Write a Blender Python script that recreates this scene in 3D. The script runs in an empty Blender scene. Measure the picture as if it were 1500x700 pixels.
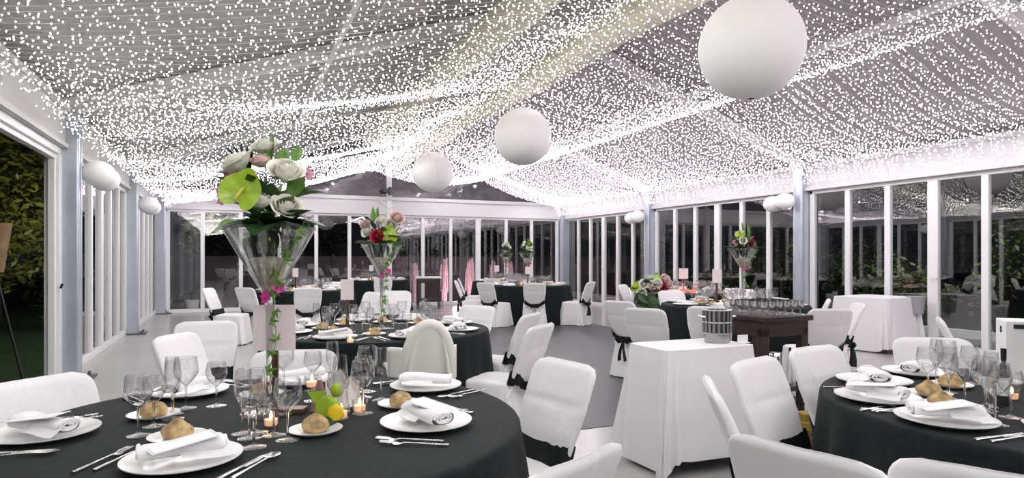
import bpy, bmesh, math, random
from mathutils import Vector, Matrix, noise
random.seed(7)
PI = math.pi
C = bpy.context.scene.collection
SC = bpy.context.scene
H = 1.32            # lens height
F = 932.0           # focal length in pixels of the 1500 px frame
TH = math.radians(23.5)
L0 = Vector((-8.37, 15.2, 0))     # back corner where the glazed side wall starts
WID = 10.9
CT, ST = math.cos(TH), math.sin(TH)

def RW(u, v, z=0.0):              # hall coordinates: u across, v from the back wall
    return Vector((L0.x + u*CT + v*ST, L0.y + u*ST - v*CT, z))
def TP(px, py, z=.76):            # where a photo pixel meets a level surface
    d = (H - z)*F/(py - 378.0)
    return Vector(((px - 750)/F*d, d, z))

# ------------------------------------------------------------------ materials
def mat(name, col, rough=.6, metal=0, spec=.5, bump=0, bscale=60, var=0, vscale=8, emit=None, estr=0, trans=0, sheen=0, alpha=1, sss=0):
    m = bpy.data.materials.new(name); m.use_nodes = True
    nt = m.node_tree; b = nt.nodes['Principled BSDF']
    b.inputs['Base Color'].default_value = (*col, 1)
    b.inputs['Roughness'].default_value = rough
    b.inputs['Metallic'].default_value = metal
    b.inputs['Specular IOR Level'].default_value = spec
    b.inputs['Transmission Weight'].default_value = trans
    b.inputs['Alpha'].default_value = alpha
    if sheen: b.inputs['Sheen Weight'].default_value = sheen
    if sss:
        b.inputs['Subsurface Weight'].default_value = sss
        b.inputs['Subsurface Radius'].default_value = (.02, .02, .02)
    if emit:
        b.inputs['Emission Color'].default_value = (*emit, 1); b.inputs['Emission Strength'].default_value = estr
    if bump or var:
        tc = nt.nodes.new('ShaderNodeTexCoord')
    if bump:
        n = nt.nodes.new('ShaderNodeTexNoise'); n.inputs['Scale'].default_value = bscale; n.inputs['Detail'].default_value = 4
        bp = nt.nodes.new('ShaderNodeBump'); bp.inputs['Strength'].default_value = bump; bp.inputs['Distance'].default_value = .01
        nt.links.new(tc.outputs['Object'], n.inputs['Vector']); nt.links.new(n.outputs['Fac'], bp.inputs['Height'])
        nt.links.new(bp.outputs['Normal'], b.inputs['Normal'])
    if var:
        n2 = nt.nodes.new('ShaderNodeTexNoise'); n2.inputs['Scale'].default_value = vscale; n2.inputs['Detail'].default_value = 5
        r = nt.nodes.new('ShaderNodeValToRGB')
        r.color_ramp.elements[0].position = .3; r.color_ramp.elements[1].position = .7
        r.color_ramp.elements[0].color = (*[c*(1-var) for c in col], 1)
        r.color_ramp.elements[1].color = (*[min(1, c*(1+var)) for c in col], 1)
        nt.links.new(tc.outputs['Object'], n2.inputs['Vector']); nt.links.new(n2.outputs['Fac'], r.inputs['Fac'])
        nt.links.new(r.outputs['Color'], b.inputs['Base Color'])
    return m

def thin_glass(name, f0=.05, gain=.85, power=3.0, tint=(.97, .98, .98), rough=.02):
    m = bpy.data.materials.new(name); m.use_nodes = True
    nt = m.node_tree; nt.nodes.clear(); N = nt.nodes.new; Lk = nt.links.new
    out = N('ShaderNodeOutputMaterial'); mx = N('ShaderNodeMixShader')
    tr = N('ShaderNodeBsdfTransparent'); tr.inputs[0].default_value = (*tint, 1)
    gl = N('ShaderNodeBsdfGlossy'); gl.inputs['Roughness'].default_value = rough
    lw = N('ShaderNodeLayerWeight'); lw.inputs['Blend'].default_value = .5
    p = N('ShaderNodeMath'); p.operation = 'POWER'; p.inputs[1].default_value = power
    ma = N('ShaderNodeMath'); ma.operation = 'MULTIPLY_ADD'; ma.inputs[1].default_value = gain; ma.inputs[2].default_value = f0
    ma.use_clamp = True
    Lk(lw.outputs['Facing'], p.inputs[0]); Lk(p.outputs[0], ma.inputs[0]); Lk(ma.outputs[0], mx.inputs[0])
    Lk(tr.outputs[0], mx.inputs[1]); Lk(gl.outputs[0], mx.inputs[2]); Lk(mx.outputs[0], out.inputs[0])
    return m

def solid_glass(name, tint=(.985,.985,.985), ior=1.45):
    m = bpy.data.materials.new(name); m.use_nodes = True
    nt = m.node_tree; nt.nodes.clear()
    out = nt.nodes.new('ShaderNodeOutputMaterial'); g = nt.nodes.new('ShaderNodeBsdfGlass')
    g.inputs['Color'].default_value = (*tint, 1); g.inputs['Roughness'].default_value = 0; g.inputs['IOR'].default_value = ior
    nt.links.new(g.outputs[0], out.inputs[0]); return m

def emitter(name, col, s):
    m = bpy.data.materials.new(name); m.use_nodes = True
    nt = m.node_tree; nt.nodes.clear()
    out = nt.nodes.new('ShaderNodeOutputMaterial'); e = nt.nodes.new('ShaderNodeEmission')
    e.inputs[0].default_value = (*col, 1); e.inputs[1].default_value = s
    nt.links.new(e.outputs[0], out.inputs[0]); return m

M = dict(
 white_cloth=mat('white_cloth', (.80,.79,.80), .85, spec=.2, bump=.55, bscale=9, sheen=.1),
 black_cloth=mat('black_cloth', (.0065,.0105,.0115), .8, spec=.18, bump=.25, bscale=220, var=.35, vscale=30, sheen=.02),
 black_satin=mat('black_satin', (.004,.007,.007), .55, spec=.3, bump=.2, bscale=20),
 frame_white=mat('frame_white', (.78,.78,.78), .4, bump=.02, bscale=30),
 alu=mat('aluminium', (.52,.56,.63), .38, metal=.55, var=.08, vscale=3),
 alu_dark=mat('cast_steel', (.12,.12,.12), .5, metal=.5, var=.2),
 pvc=mat('clear_pvc', (.36,.35,.345), .35, spec=.4, bump=.12, bscale=3, var=.15, vscale=1.2),
 header=mat('header_fabric', (.64,.64,.64), .6, bump=.05, bscale=8),
 duct=mat('duct_fabric', (.74,.72,.58), .8, spec=.15, bump=.12, bscale=10, var=.04),
 lantern=mat('lantern_paper', (.90,.90,.89), .9, spec=.05, bump=.05, bscale=40),
 wire=mat('wire', (.66,.65,.64), .5),
 porcelain=mat('porcelain', (.86,.86,.85), .18, spec=.5, bump=.01, bscale=20),
 bread=mat('bread_crust', (.50,.35,.18), .75, bump=.45, bscale=50, var=.5, vscale=26, spec=.25),
 steel=mat('polished_steel', (.75,.75,.76), .18, metal=1, bump=.01, bscale=20),
 brushed=mat('brushed_steel', (.42,.42,.43), .32, metal=1, bump=.03, bscale=60),
 card=mat('white_card', (.84,.84,.85), .7, bump=.02, bscale=80),
 pink_card=mat('pink_card', (.80,.70,.71), .7, bump=.02, bscale=80),
 grey_print=mat('grey_print', (.35,.35,.36), .7, bump=.02),
 black_print=mat('black_print', (.02,.02,.02), .6, bump=.02),
 dark_wood=mat('dark_wood', (.026,.015,.010), .35, bump=.1, bscale=25, var=.35, vscale=12),
 stand_wood=mat('stand_wood', (.07,.035,.02), .4, bump=.08, bscale=30, var=.3, vscale=15),
 grass=mat('lawn', (.025,.06,.012), .9, bump=.8, bscale=90, var=.5, vscale=20),
 leaf_dark=mat('dark_leaf', (.022,.07,.016), .4, bump=.1, bscale=30, var=.3, vscale=20),
 leaf_mid=mat('mid_leaf', (.09,.20,.03), .4, bump=.1, bscale=30, var=.3, vscale=20),
 lime=mat('lime_spathe', (.30,.45,.03), .25, bump=.04, bscale=6, var=.12, vscale=3),
 spadix=mat('yellow_spadix', (.62,.55,.10), .6, bump=.4, bscale=200),
 petal_white=mat('white_petal', (.84,.83,.74), .6, bump=.05, bscale=40, sss=.1),
 petal_pink=mat('pink_petal', (.52,.22,.33), .5, bump=.06, bscale=50, var=.3, vscale=30),
 petal_blush=mat('blush_petal', (.78,.58,.55), .5, bump=.06, bscale=50, var=.2, vscale=30),
 petal_red=mat('crimson_petal', (.45,.02,.06), .5, bump=.06, bscale=50, var=.3, vscale=30),
 magenta=mat('magenta_petal', (.55,.03,.25), .5, bump=.06, bscale=50, var=.3, vscale=30),
 shrub_leaf=mat('shrub_leaf', (.07,.10,.03), .55, bump=.1, bscale=30, var=.4, vscale=6),
 tree_leaf=mat('tree_leaf', (.17,.19,.04), .5, bump=.1, bscale=30, var=.5, vscale=5),
 bark=mat('bark', (.06,.045,.03), .85, bump=.6, bscale=30, var=.3),
 pebble=mat('cream_pebbles', (.66,.58,.47), .6, bump=.8, bscale=70, var=.25, vscale=60),
 plastic=mat('cream_plastic', (.80,.79,.73), .35, bump=.01, bscale=10),
 wax=mat('candle_wax', (.85,.70,.55), .5, bump=.03, emit=(1,.45,.2), estr=.6),
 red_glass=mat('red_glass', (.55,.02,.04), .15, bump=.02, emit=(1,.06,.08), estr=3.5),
 brown_bucket=mat('brown_wicker', (.20,.12,.06), .7, bump=.7, bscale=60, var=.3),
 black_metal=mat('black_metal', (.015,.015,.017), .4, metal=.4, bump=.02),
 grey_plastic=mat('grey_plastic', (.36,.36,.37), .45, bump=.02),
 paving=mat('paving', (.16,.16,.17), .8, bump=.3, bscale=20, var=.2),
 fence=mat('grey_fence', (.16,.145,.155), .8, bump=.2, bscale=12, var=.2, vscale=2),
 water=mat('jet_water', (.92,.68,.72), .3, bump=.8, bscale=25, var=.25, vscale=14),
 yellow_carton=mat('yellow_carton', (.26,.18,.015), .6, bump=.05, var=.2),
 brown_carton=mat('brown_carton', (.15,.07,.03), .6, bump=.05, var=.2),
 green_bottle=mat('green_bottle', (.02,.14,.05), .15, bump=.02),
 purple_paper=mat('mauve_paper', (.22,.13,.13), .6, bump=.05, var=.15),
 leaf_print=mat('yellow_petal', (.75,.55,.02), .4, bump=.05, var=.15),
 window=thin_glass('window_glass', .19, .85, 4.0, (.93,.95,.96), .0),
 stem_glass=thin_glass('wine_glass', .13, .85, 2.0, (.972,.975,.98), .01),
 cart_glass=thin_glass('cart_glass', .42, .55, 1.6, (.95,.96,.96), .05),
 crystal=solid_glass('crystal'),
 vase_glass=thin_glass('vase_glass', .09, .85, 2.2, (.95,.96,.96), .02),
 bulb=emitter('bulb_white', (1,.95,.90), 27),
 bulb_pink=emitter('bulb_rose', (1,.86,.97), 27),
 flame=emitter('flame', (1,.55,.22), 14),
)

def wrinkle(m):
    nt = m.node_tree; b = nt.nodes['Principled BSDF']
    old = b.inputs['Normal'].links[0].from_node
    tc = nt.nodes.new('ShaderNodeTexCoord'); mp = nt.nodes.new('ShaderNodeMapping'); mp.inputs['Scale'].default_value = (1, 1, .32)
    n = nt.nodes.new('ShaderNodeTexNoise'); n.inputs['Scale'].default_value = 7; n.inputs['Detail'].default_value = 2; n.inputs['Distortion'].default_value = .6
    bp = nt.nodes.new('ShaderNodeBump'); bp.inputs['Strength'].default_value = .38; bp.inputs['Distance'].default_value = .03
    nt.links.new(tc.outputs['Object'], mp.inputs['Vector']); nt.links.new(mp.outputs[0], n.inputs['Vector']); nt.links.new(n.outputs['Fac'], bp.inputs['Height'])
    nt.links.new(bp.outputs['Normal'], old.inputs['Normal'])
M['chair_cloth'] = mat('chair_cloth', (.80,.79,.80), .85, spec=.2, bump=.3, bscale=14, sheen=.1); wrinkle(M['chair_cloth'])
def floor_mat(name, col, rough, plank):
    m = mat(name, col, rough, spec=.5, bump=.03, bscale=6)
    nt = m.node_tree; b = nt.nodes['Principled BSDF']
    tc = nt.nodes.new('ShaderNodeTexCoord'); br = nt.nodes.new('ShaderNodeTexBrick')
    br.inputs['Color1'].default_value = (*col, 1); br.inputs['Color2'].default_value = (*[c*.94 for c in col], 1)
    br.inputs['Mortar'].default_value = (*[c*.72 for c in col], 1)
    br.inputs['Scale'].default_value = 1; br.inputs['Mortar Size'].default_value = .003
    br.inputs['Brick Width'].default_value = plank[0]; br.inputs['Row Height'].default_value = plank[1]
    nt.links.new(tc.outputs['Object'], br.inputs['Vector']); nt.links.new(br.outputs['Color'], b.inputs['Base Color'])
    return m
M['floor'] = floor_mat('pale_floor', (.44,.43,.42), .22, (2.4, .5))
M['rug'] = floor_mat('grey_dance_floor', (.078,.078,.084), .45, (1.0, .5))

# ------------------------------------------------------------------ mesh building
class MB:
    def __init__(s): s.v = []; s.f = []
    def add(s, vs, fs):
        o = len(s.v); s.v += [tuple(p) for p in vs]; s.f += [tuple(i+o for i in f) for f in fs]; return s
    def box(s, x0, x1, y0, y1, z0, z1):
        return s.add([(x0,y0,z0),(x1,y0,z0),(x1,y1,z0),(x0,y1,z0),(x0,y0,z1),(x1,y0,z1),(x1,y1,z1),(x0,y1,z1)],
                     [(0,3,2,1),(4,5,6,7),(0,1,5,4),(1,2,6,5),(2,3,7,6),(3,0,4,7)])
    def beam(s, a, b, w, h, up=Vector((0,0,1))):
        a = Vector(a); b = Vector(b); t = (b-a).normalized(); sd = t.cross(up).normalized(); n = sd.cross(t)
        vs = [p + sd*i*w/2 + n*j*h/2 for p in (a, b) for i, j in ((-1,-1),(1,-1),(1,1),(-1,1))]
        return s.add(vs, [(0,1,2,3),(7,6,5,4),(0,4,5,1),(1,5,6,2),(2,6,7,3),(3,7,4,0)])
    def tube(s, pts, r, n=8, cap=True, sx=1.0):
        pts = [Vector(p) for p in pts]; R = r if isinstance(r, (list, tuple)) else [r]*len(pts)
        vs = []; fs = []; m = len(pts); ref = None
        for i, p in enumerate(pts):
            t = (pts[min(i+1,m-1)] - pts[max(i-1,0)])
            t = t.normalized() if t.length > 1e-9 else Vector((0,0,1))
            if ref is None: ref = Vector((0,0,1)) if abs(t.z) < .9 else Vector((1,0,0))
            a = (ref - t*ref.dot(t)).normalized(); ref = a; b = t.cross(a)
            for k in range(n):
                q = 2*PI*k/n; vs.append(p + a*math.cos(q)*R[i]*sx + b*math.sin(q)*R[i])
        for i in range(m-1):
            for k in range(n):
                fs.append((i*n+k, i*n+(k+1)%n, (i+1)*n+(k+1)%n, (i+1)*n+k))
        if cap: fs += [tuple(range(n))[::-1], tuple(range((m-1)*n, m*n))]
        return s.add(vs, fs)
    def lathe(s, prof, n=24, c=(0,0,0)):
        vs = []; fs = []; m = len(prof)
        for r, z in prof:
            for k in range(n):
                q = 2*PI*k/n; vs.append((c[0]+max(r,1e-5)*math.cos(q), c[1]+max(r,1e-5)*math.sin(q), c[2]+z))
        for i in range(m-1):
            for k in range(n): fs.append((i*n+k, i*n+(k+1)%n, (i+1)*n+(k+1)%n, (i+1)*n+k))
        return s.add(vs, fs)
    def grid(s, fn, nu, nv, wrap=False):
        vs = []; fs = []
        for j in range(nv+1):
            for i in range(nu if wrap else nu+1): vs.append(fn(i/nu, j/nv))
        w = nu if wrap else nu+1
        for j in range(nv):
            for i in range(nu):
                a = j*w+i; b = j*w+(i+1)%w; fs.append((a, b, b+w, a+w))
        return s.add(vs, fs)
    def ball(s, c, rx, ry=None, rz=None, n=16, m=10, bump=0, seed=0):
        ry = ry or rx; rz = rz or rx
        def fn(a, b):
            q = 2*PI*a; w = PI*min(max(b, .001), .999); d = Vector((math.sin(w)*math.cos(q), math.sin(w)*math.sin(q), -math.cos(w)))
            k = 1 + (bump*noise.noise(d*2.2 + Vector((seed*3.1, seed*1.7, seed))) if bump else 0)
            return (c[0]+d.x*rx*k, c[1]+d.y*ry*k, c[2]+d.z*rz*k)
        return s.grid(fn, n, m, True)
    def mesh(s, name, material, smooth=40, fix=True):
        me = bpy.data.meshes.new(name); me.from_pydata(s.v, [], s.f); me.update()
        if fix:
            bm = bmesh.new(); bm.from_mesh(me); bmesh.ops.remove_doubles(bm, verts=bm.verts, dist=1e-6)
            bmesh.ops.recalc_face_normals(bm, faces=bm.faces); bm.to_mesh(me); bm.free()
        if smooth:
            me.polygons.foreach_set('use_smooth', [True]*len(me.polygons)); me.set_sharp_from_angle(angle=math.radians(smooth))
        me.materials.append(M[material] if isinstance(material, str) else material)
        return me
    def build(s, name, material, parent=None, loc=(0,0,0), rz=0, smooth=40, fix=True):
        return put(s.mesh(name, material, smooth, fix), name, parent, loc, rz)

def put(me, name, parent=None, loc=(0,0,0), rz=0, mtx=None):
    o = bpy.data.objects.new(name, me); C.objects.link(o)
    if parent is not None: o.parent = parent
    if mtx is not None: o.matrix_basis = mtx
    else: o.location = loc; o.rotation_euler = (0, 0, rz)
    return o
def bevel(o, w, seg=2):
    b = o.modifiers.new('bevel', 'BEVEL'); b.width = w; b.segments = seg; b.limit_method = 'ANGLE'; return o
def tag(o, label, cat, group=None, kind=None):
    if label: o['label'] = label
    if cat: o['category'] = cat
    if group: o['group'] = group
    if kind: o['kind'] = kind
    return o
def thing(name, label, cat, loc=(0,0,0), rz=0, group=None):
    o = bpy.data.objects.new(name, None); C.objects.link(o); o.empty_display_size = .1
    o.location = loc; o.rotation_euler = (0,0,rz); return tag(o, label, cat, group)
def copy_tree(o, parent=None):
    c = o.copy(); C.objects.link(c)
    if parent is not None: c.parent = parent
    for ch in list(o.children): copy_tree(ch, c)
    return c
def struct(name, mb, m, label, cat, parent=None, room=True, smooth=40):
    o = mb.build(name, m, parent, loc=(L0 if (room and parent is None) else (0,0,0)), rz=(TH if (room and parent is None) else 0), smooth=smooth)
    if parent is None: tag(o, label, cat, kind='structure')
    return o
def face(direction):              # z rotation whose local +Y points along direction
    return math.atan2(-direction[0], direction[1])
def look(n, up=Vector((0,0,1)), spin=0, scale=1.0, loc=(0,0,0)):   # matrix: local +Z along n, +Y near up
    z = Vector(n).normalized(); y = (up - z*up.dot(z))
    if y.length < 1e-4: y = Vector((0,1,0)) - z*z.y
    y.normalize(); x = y.cross(z)
    R = Matrix((x, y, z)).transposed().to_4x4()
    return Matrix.Translation(Vector(loc)) @ R @ Matrix.Rotation(spin, 4, 'Z') @ Matrix.Scale(scale, 4)

# ------------------------------------------------------------------ the tent
# hall coordinates in these meshes: x = u, y = -v
def Bx(mb, u0, u1, v0, v1, z0, z1): return mb.box(u0, u1, -v1, -v0, z0, z1)
EAVE, RIDGE, GT, VEND = 2.95, 4.85, 2.5, 22.5
BAY = 4.5
fl = MB(); Bx(fl, -.2, WID, 0, VEND, -.08, 0); struct('floor', fl, 'floor', 'pale glossy boarded floor of the marquee', 'floor')
rg = MB(); Bx(rg, 3.0, 8.2, 5.9, 13.0, 0, .004)
o = rg.build('dance_floor', 'rug', loc=L0, rz=TH); tag(o, 'dark grey flat dance floor in the middle of the pale floor', 'floor', kind='structure')
# roof skin
rf = MB()
for a, b in (((-.25, EAVE+.04), (WID/2, RIDGE+.12)), ((WID/2, RIDGE+.12), (WID+.1, EAVE+.0))):
    rf.add([(a[0],.1,a[1]),(b[0],.1,b[1]),(b[0],-VEND,b[1]),(a[0],-VEND,a[1])], [(0,1,2,3)])
    rf.add([(a[0],.1,a[1]+.02),(b[0],.1,b[1]+.02),(b[0],-VEND,b[1]+.02),(a[0],-VEND,a[1]+.02)], [(3,2,1,0)])
struct('ceiling', rf, 'pvc', 'grey clear plastic roof skin above the light nets', 'ceiling')
def roofz(u): return EAVE + (RIDGE-EAVE)*(1-abs(u-WID/2)/(WID/2))
ntrim = [0]
def trim(mb, m, label, cat='beam', bev=.006):
    ntrim[0] += 1; o = struct('trim_%d' % ntrim[0], mb, m, label, cat)
    if bev: bevel(o, bev)
    return o
ORD = ['at the back gable', 'first out from the back gable', 'second out from the back gable', 'third out from the back gable', 'fourth out from the back gable']
for i in range(5):
    v = BAY*i
    for s, nm in ((0, 'garden door side'), (1, 'cart side')):
        mb = MB(); ue = -.1 if s == 0 else WID-.06
        mb.beam((ue, -v, EAVE), (WID/2, -v, RIDGE), .11, .17)
        mb.beam((ue, -v-.05, EAVE-.06), (WID/2, -v-.05, RIDGE-.06), .02, .05)
        mb.beam((ue, -v+.05, EAVE-.06), (WID/2, -v+.05, RIDGE-.06), .02, .05)
        trim(mb, 'frame_white', 'metal roof rafter %s on the %s' % (ORD[i], nm))
for u, nm in ((2.72, 'over the garden door side'), (8.18, 'over the cart side'), (WID/2, 'along the roof ridge')):
    mb = MB(); mb.beam((u, 0, roofz(u)-.02), (u, -VEND, roofz(u)-.02), .07, .09)
    trim(mb, 'frame_white', 'white roof purlin running %s' % nm)
# header beams
for s, nm in ((0, 'garden door'), (1, 'cart')):
    mb = MB()
    a, b = (-.22, -.06) if s == 0 else (WID-.10, WID+.06)
    Bx(mb, a, b, 0, VEND, GT, EAVE)
    inn = -.06 if s == 0 else WID-.10; k = 1 if s == 0 else -1
    Bx(mb, min(inn, inn+k*.05), max(inn, inn+k*.05), 0, VEND, EAVE-.07, EAVE)
    Bx(mb, min(inn, inn+k*.03), max(inn, inn+k*.03), 0, VEND, GT, GT+.045)
    struct('wall_left' if s == 0 else 'wall_right', mb, 'header', 'long white eaves panel above the glazing on the %s side' % nm, 'wall')
mb = MB(); Bx(mb, 0, WID, -.08, .08, GT+.02, EAVE-.02); Bx(mb, 0, WID, -.1, .12, EAVE-.06, EAVE+.03); Bx(mb, 0, WID, -.1, .10, GT, GT+.05)
struct('wall_back', mb, 'header', 'white cross beam panel over the back glazing', 'wall')
# gable: post, clear panes, clamp
mb = MB(); Bx(mb, WID/2-.07, WID/2+.07, -.06, .1, 0, RIDGE-.05)
mb.beam((WID/2, -.10, GT+.15), (WID/2-.28, -.10, EAVE-.03), .03, .03); mb.beam((WID/2, -.10, GT+.15), (WID/2+.28, -.10, EAVE-.03), .03, .03)
trim(mb, 'frame_white', 'white centre post of the back gable rising to the ridge', 'post')
mb = MB()
for a, b in ((.1, WID/2-.07), (WID/2+.07, WID-.1)):
    if b < WID/2: vs = [(a, 0, EAVE+.02), (b, 0, EAVE+.02), (b, 0, roofz(b)-.08)]
    else: vs = [(a, 0, EAVE+.02), (b, 0, EAVE+.02), (a, 0, roofz(a)-.08)]
    mb.add(vs + [(x, .012, z) for x, y, z in vs], [(0,1,2),(5,4,3),(0,3,4,1),(1,4,5,2),(2,5,3,0)])
pvcg = mat('gable_film', (.05,.05,.055), .06, spec=.6, bump=.5, bscale=5, var=.35, vscale=2.5)
M['pvcg'] = pvcg
nwin = [0]
def win():
    nwin[0] += 1; return 'window_%d' % nwin[0]
struct(win(), mb, 'pvcg', 'crumpled clear film triangle in the back gable', 'window', smooth=0)
o = tag(MB().box(-.10,.10,-.05,.05,-.05,.05).box(-.20,-.08,-.09,.0,-.03,.06).box(-.03,.03,-.12,.03,-.11,.11).build('gable_clamp', 'alu_dark', loc=RW(WID/2, .14, 3.13), rz=TH),
        'dark metal clamp on the gable centre post', 'clamp')
bevel(o, .008)

# pillars
def pillar(u, v, sgn, label):
    mb = MB()
    Bx(mb, min(u, u+sgn*.20), max(u, u+sgn*.20), v-.10, v+.10, 0, GT+.42)
    for dv in (-.07, .07): Bx(mb, u+sgn*.20-.012, u+sgn*.20+.012, v+dv-.012, v+dv+.012, .02, GT+.3)
    o = trim(mb, 'alu', label, 'pillar')
    b = MB(); Bx(b, u+sgn*.0-.02, u+sgn*.34, v-.17, v+.17, 0, .02) if sgn > 0 else Bx(b, u-.34, u+.02, v-.17, v+.17, 0, .02)
    for dv in (-.13, .13): b.lathe([(0,.06),(.018,.06),(.018,.02)], 8, (u+sgn*.27, -(v+dv), 0))
    b.build('base_plate', 'alu_dark', o)
    return o
PN = ['corner post', 'first', 'second', 'third', 'fourth']
pillar(-.12, .12, 1, 'grey metal corner post at the planter end of the back glazing')
pillar(WID, .12, -1, 'grey metal corner post behind the table with twin flower vases')
for i in (1, 2, 3, 4):
    pillar(-.15, BAY*i, 1, 'grey metal pillar, %s from the back corner on the garden door side' % PN[i])
    pillar(WID, BAY*i, -1, 'grey metal pillar, %s from the back corner on the cart side' % PN[i])

# glazing: one window object per bay with frame and glass
def glazing(a, b, fixed, label, n=None, cuts=None, wide=()):
    """side wall at u=fixed from v=a to b, or back wall (fixed None) from u=a to b"""
    fr = MB(); gl = MB(); T = .035
    cuts = cuts or [a + (b-a)*k/n for k in range(n+1)]
    def bar(x0, x1, z0, z1, t=T):
        if fixed is None: Bx(fr, x0, x1, -t, t, z0, z1)
        else: Bx(fr, fixed-t, fixed+t, x0, x1, z0, z1)
    bar(a, b, 0.0, .09); bar(a, b, GT-.06, GT)
    for k, c in enumerate(cuts):
        w = .045 if k not in wide else .075
        bar(c-w, c+w, .09, GT-.06, T+.004)
    o = struct(win(), fr, 'frame_white', label, 'window'); bevel(o, .006)
    for k in range(len(cuts)-1):
        x0, x1 = cuts[k]+.04, cuts[k+1]-.04
        if fixed is None: Bx(gl, x0, x1, -.004, .004, .08, GT-.05)
        else: Bx(gl, fixed-.004, fixed+.004, x0, x1, .08, GT-.05)
        g = gl; gl = MB()
        # a pane is one sheet: keep a single face so reflections are not doubled
        if fixed is None: g = MB().add([(x0,0,.08),(x1,0,.08),(x1,0,GT-.05),(x0,0,GT-.05)], [(0,1,2,3)])
        else: g = MB().add([(fixed,-x0,.08),(fixed,-x1,.08),(fixed,-x1,GT-.05),(fixed,-x0,GT-.05)], [(0,1,2,3)])
        g.build('pane', 'window', o, smooth=0)
    # handles on the wide meeting stiles
    for k in wide:
        if fixed is not None:
            s = 1 if fixed < 1 else -1
            h = MB(); h.tube([(fixed+s*.05, -cuts[k], 1.02), (fixed+s*.09, -cuts[k], 1.02), (fixed+s*.09, -cuts[k]-.10, 1.02)], .009, 8)
            h.build('handle', 'steel', o)
    return o
glazing(.1, WID-.2, None, 'white framed glazing closing the back of the hall', cuts=[.13,.88,1.74,2.65,3.55,4.4,5.36,6.41,7.22,8.05,8.93,9.76,10.62], wide=(9,))
WN = ['beside the twin vase corner', 'behind the glass-laden cart', 'behind the white draped table by the glazing', 'beyond the white box table', 'behind the camera on the cart side']
for i in range(5):
    glazing(BAY*i+.16, BAY*(i+1)-.14, WID, 'white framed folding glass doors %s' % WN[i], n=6, wide=(3,))
LN = ['nearest the back corner on the garden side', 'between the two small wall lanterns on the garden side', None, 'beside the camera on the garden side', 'behind the camera on the garden side']
for i in (0, 1, 3, 4):
    glazing(BAY*i+.14, BAY*(i+1)-.14, -.14, 'white framed folding glass doors %s' % LN[i], n=6, wide=(3,))
# the open doorway
mb = MB()
for c in (BAY*2+.14, BAY*3-.14):
    Bx(mb, -0.230, -0.090, c-.05, c+.05, 0, GT); Bx(mb, -0.190, -0.125, c-.075 if c > 12 else c, c if c > 12 else c+.09, .0, GT)
Bx(mb, -0.230, -0.090, BAY*2+.1, BAY*3-.1, GT-.08, GT); Bx(mb, -0.190, -0.120, BAY*2+.1, BAY*3-.1, GT-.13, GT-.06); Bx(mb, -0.230, -0.090, BAY*2+.1, BAY*3-.1, -.01, .015)
o = struct('door_1', mb, 'frame_white', 'wide open doorway onto the lawn, white sliding frame', 'door'); bevel(o, .006)
MB().tube([(-.08,-(BAY*2+.2),1.0),(-.065,-(BAY*2+.2),1.05)], .012, 8).build('latch', 'black_metal', o)

# ------------------------------------------------------------------ ducts and lanterns
def duct(u, z, r, v0, v1, label, sag=.03):
    mb = MB(); n = 40
    pts = [(u + .02*math.sin(k*.9), -(v0+(v1-v0)*k/n), z - sag*math.sin(k/n*PI*8)**2) for k in range(n+1)]
    mb.tube(pts, [r*(1+.02*math.sin(k*1.7)) for k in range(n+1)], 24, True)
    o = thing('air_duct', label, 'air duct', L0, TH)
    mb.build('fabric_tube', 'duct', o)
    for k in range(0, n+1, 5):
        p = pts[k]; hb = MB(); top = roofz(u)-.03
        hb.tube([(p[0], p[1], p[2]+r*.9), (p[0], p[1], top)], .004, 6)
        hb.build('hanger', 'wire', o)
    return o
duct(WID/2, 3.86, .20, .6, 22.2, 'long cream fabric air duct right above the big white globe lanterns')
duct(4.42, 4.02, .21, 3.0, 22.2, 'cream fabric air duct running beside the one above the globe lanterns')
def lantern(loc, r, label, group=None, sq=1.0, cord=.3, name='paper_lantern'):
    o = thing(name, label, 'lantern', loc, 0, group)
    mb = MB(); n = 48; m = 40
    def fn(a, b):
        q = 2*PI*a; w = PI*min(max(b,.02),.98); k = 1 - .0008*abs(math.sin(b*m*PI/2))
        return (r*k*math.sin(w)*math.cos(q), r*k*math.sin(w)*math.sin(q), -r*sq*math.cos(w))
    mb.grid(fn, n, m*2, True); mb.build('paper_shade', 'lantern', o, smooth=60)
    MB().tube([(0,0,r*sq*.99),(0,0,r*sq+cord)], .004, 6).build('cord', 'wire', o)
    rb = MB(); 
    rb.tube([(r*.09*math.cos(a*PI/6), r*.09*math.sin(a*PI/6), r*sq*.985) for a in range(13)], .006, 6); rb.build('ring', 'wire', o)
    return o
for px, py, d, nm in ((1100,70,5.17,'largest and closest of the row of three'), (766,200,9.24,'middle one of the row of three'), (634,252,12.9,'smallest looking, in front of the gable film')):
    lantern(((px-750)/F*d, d, H+(378-py)/F*d), .415, 'big round white paper globe lantern, %s' % nm, 'globe lanterns under the duct', cord=.22)
for u, v, nm in ((.20, 8.84, 'on the pillar beside the open doorway'), (.20, 4.34, 'on the pillar further along past the folding doors'),
                 (WID-.33, 8.84, 'on the pillar behind the glass-laden cart'), (WID-.33, 4.34, 'on the pillar behind the low flower bouquet')):
    lantern(RW(u, v, 2.27 if u < 1 else 2.33), .17, 'white ball lantern, front of the pair %s' % nm, 'pillar ball lanterns', sq=.85, cord=.06, name='ball_lantern')
    s = 1 if u < 1 else -1
    lantern(RW(u+s*.02, v-.27, 2.24 if u < 1 else 2.30), .155, 'white ball lantern, rear of the pair %s' % nm, 'pillar ball lanterns', sq=.9, cord=.05, name='ball_lantern')

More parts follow.
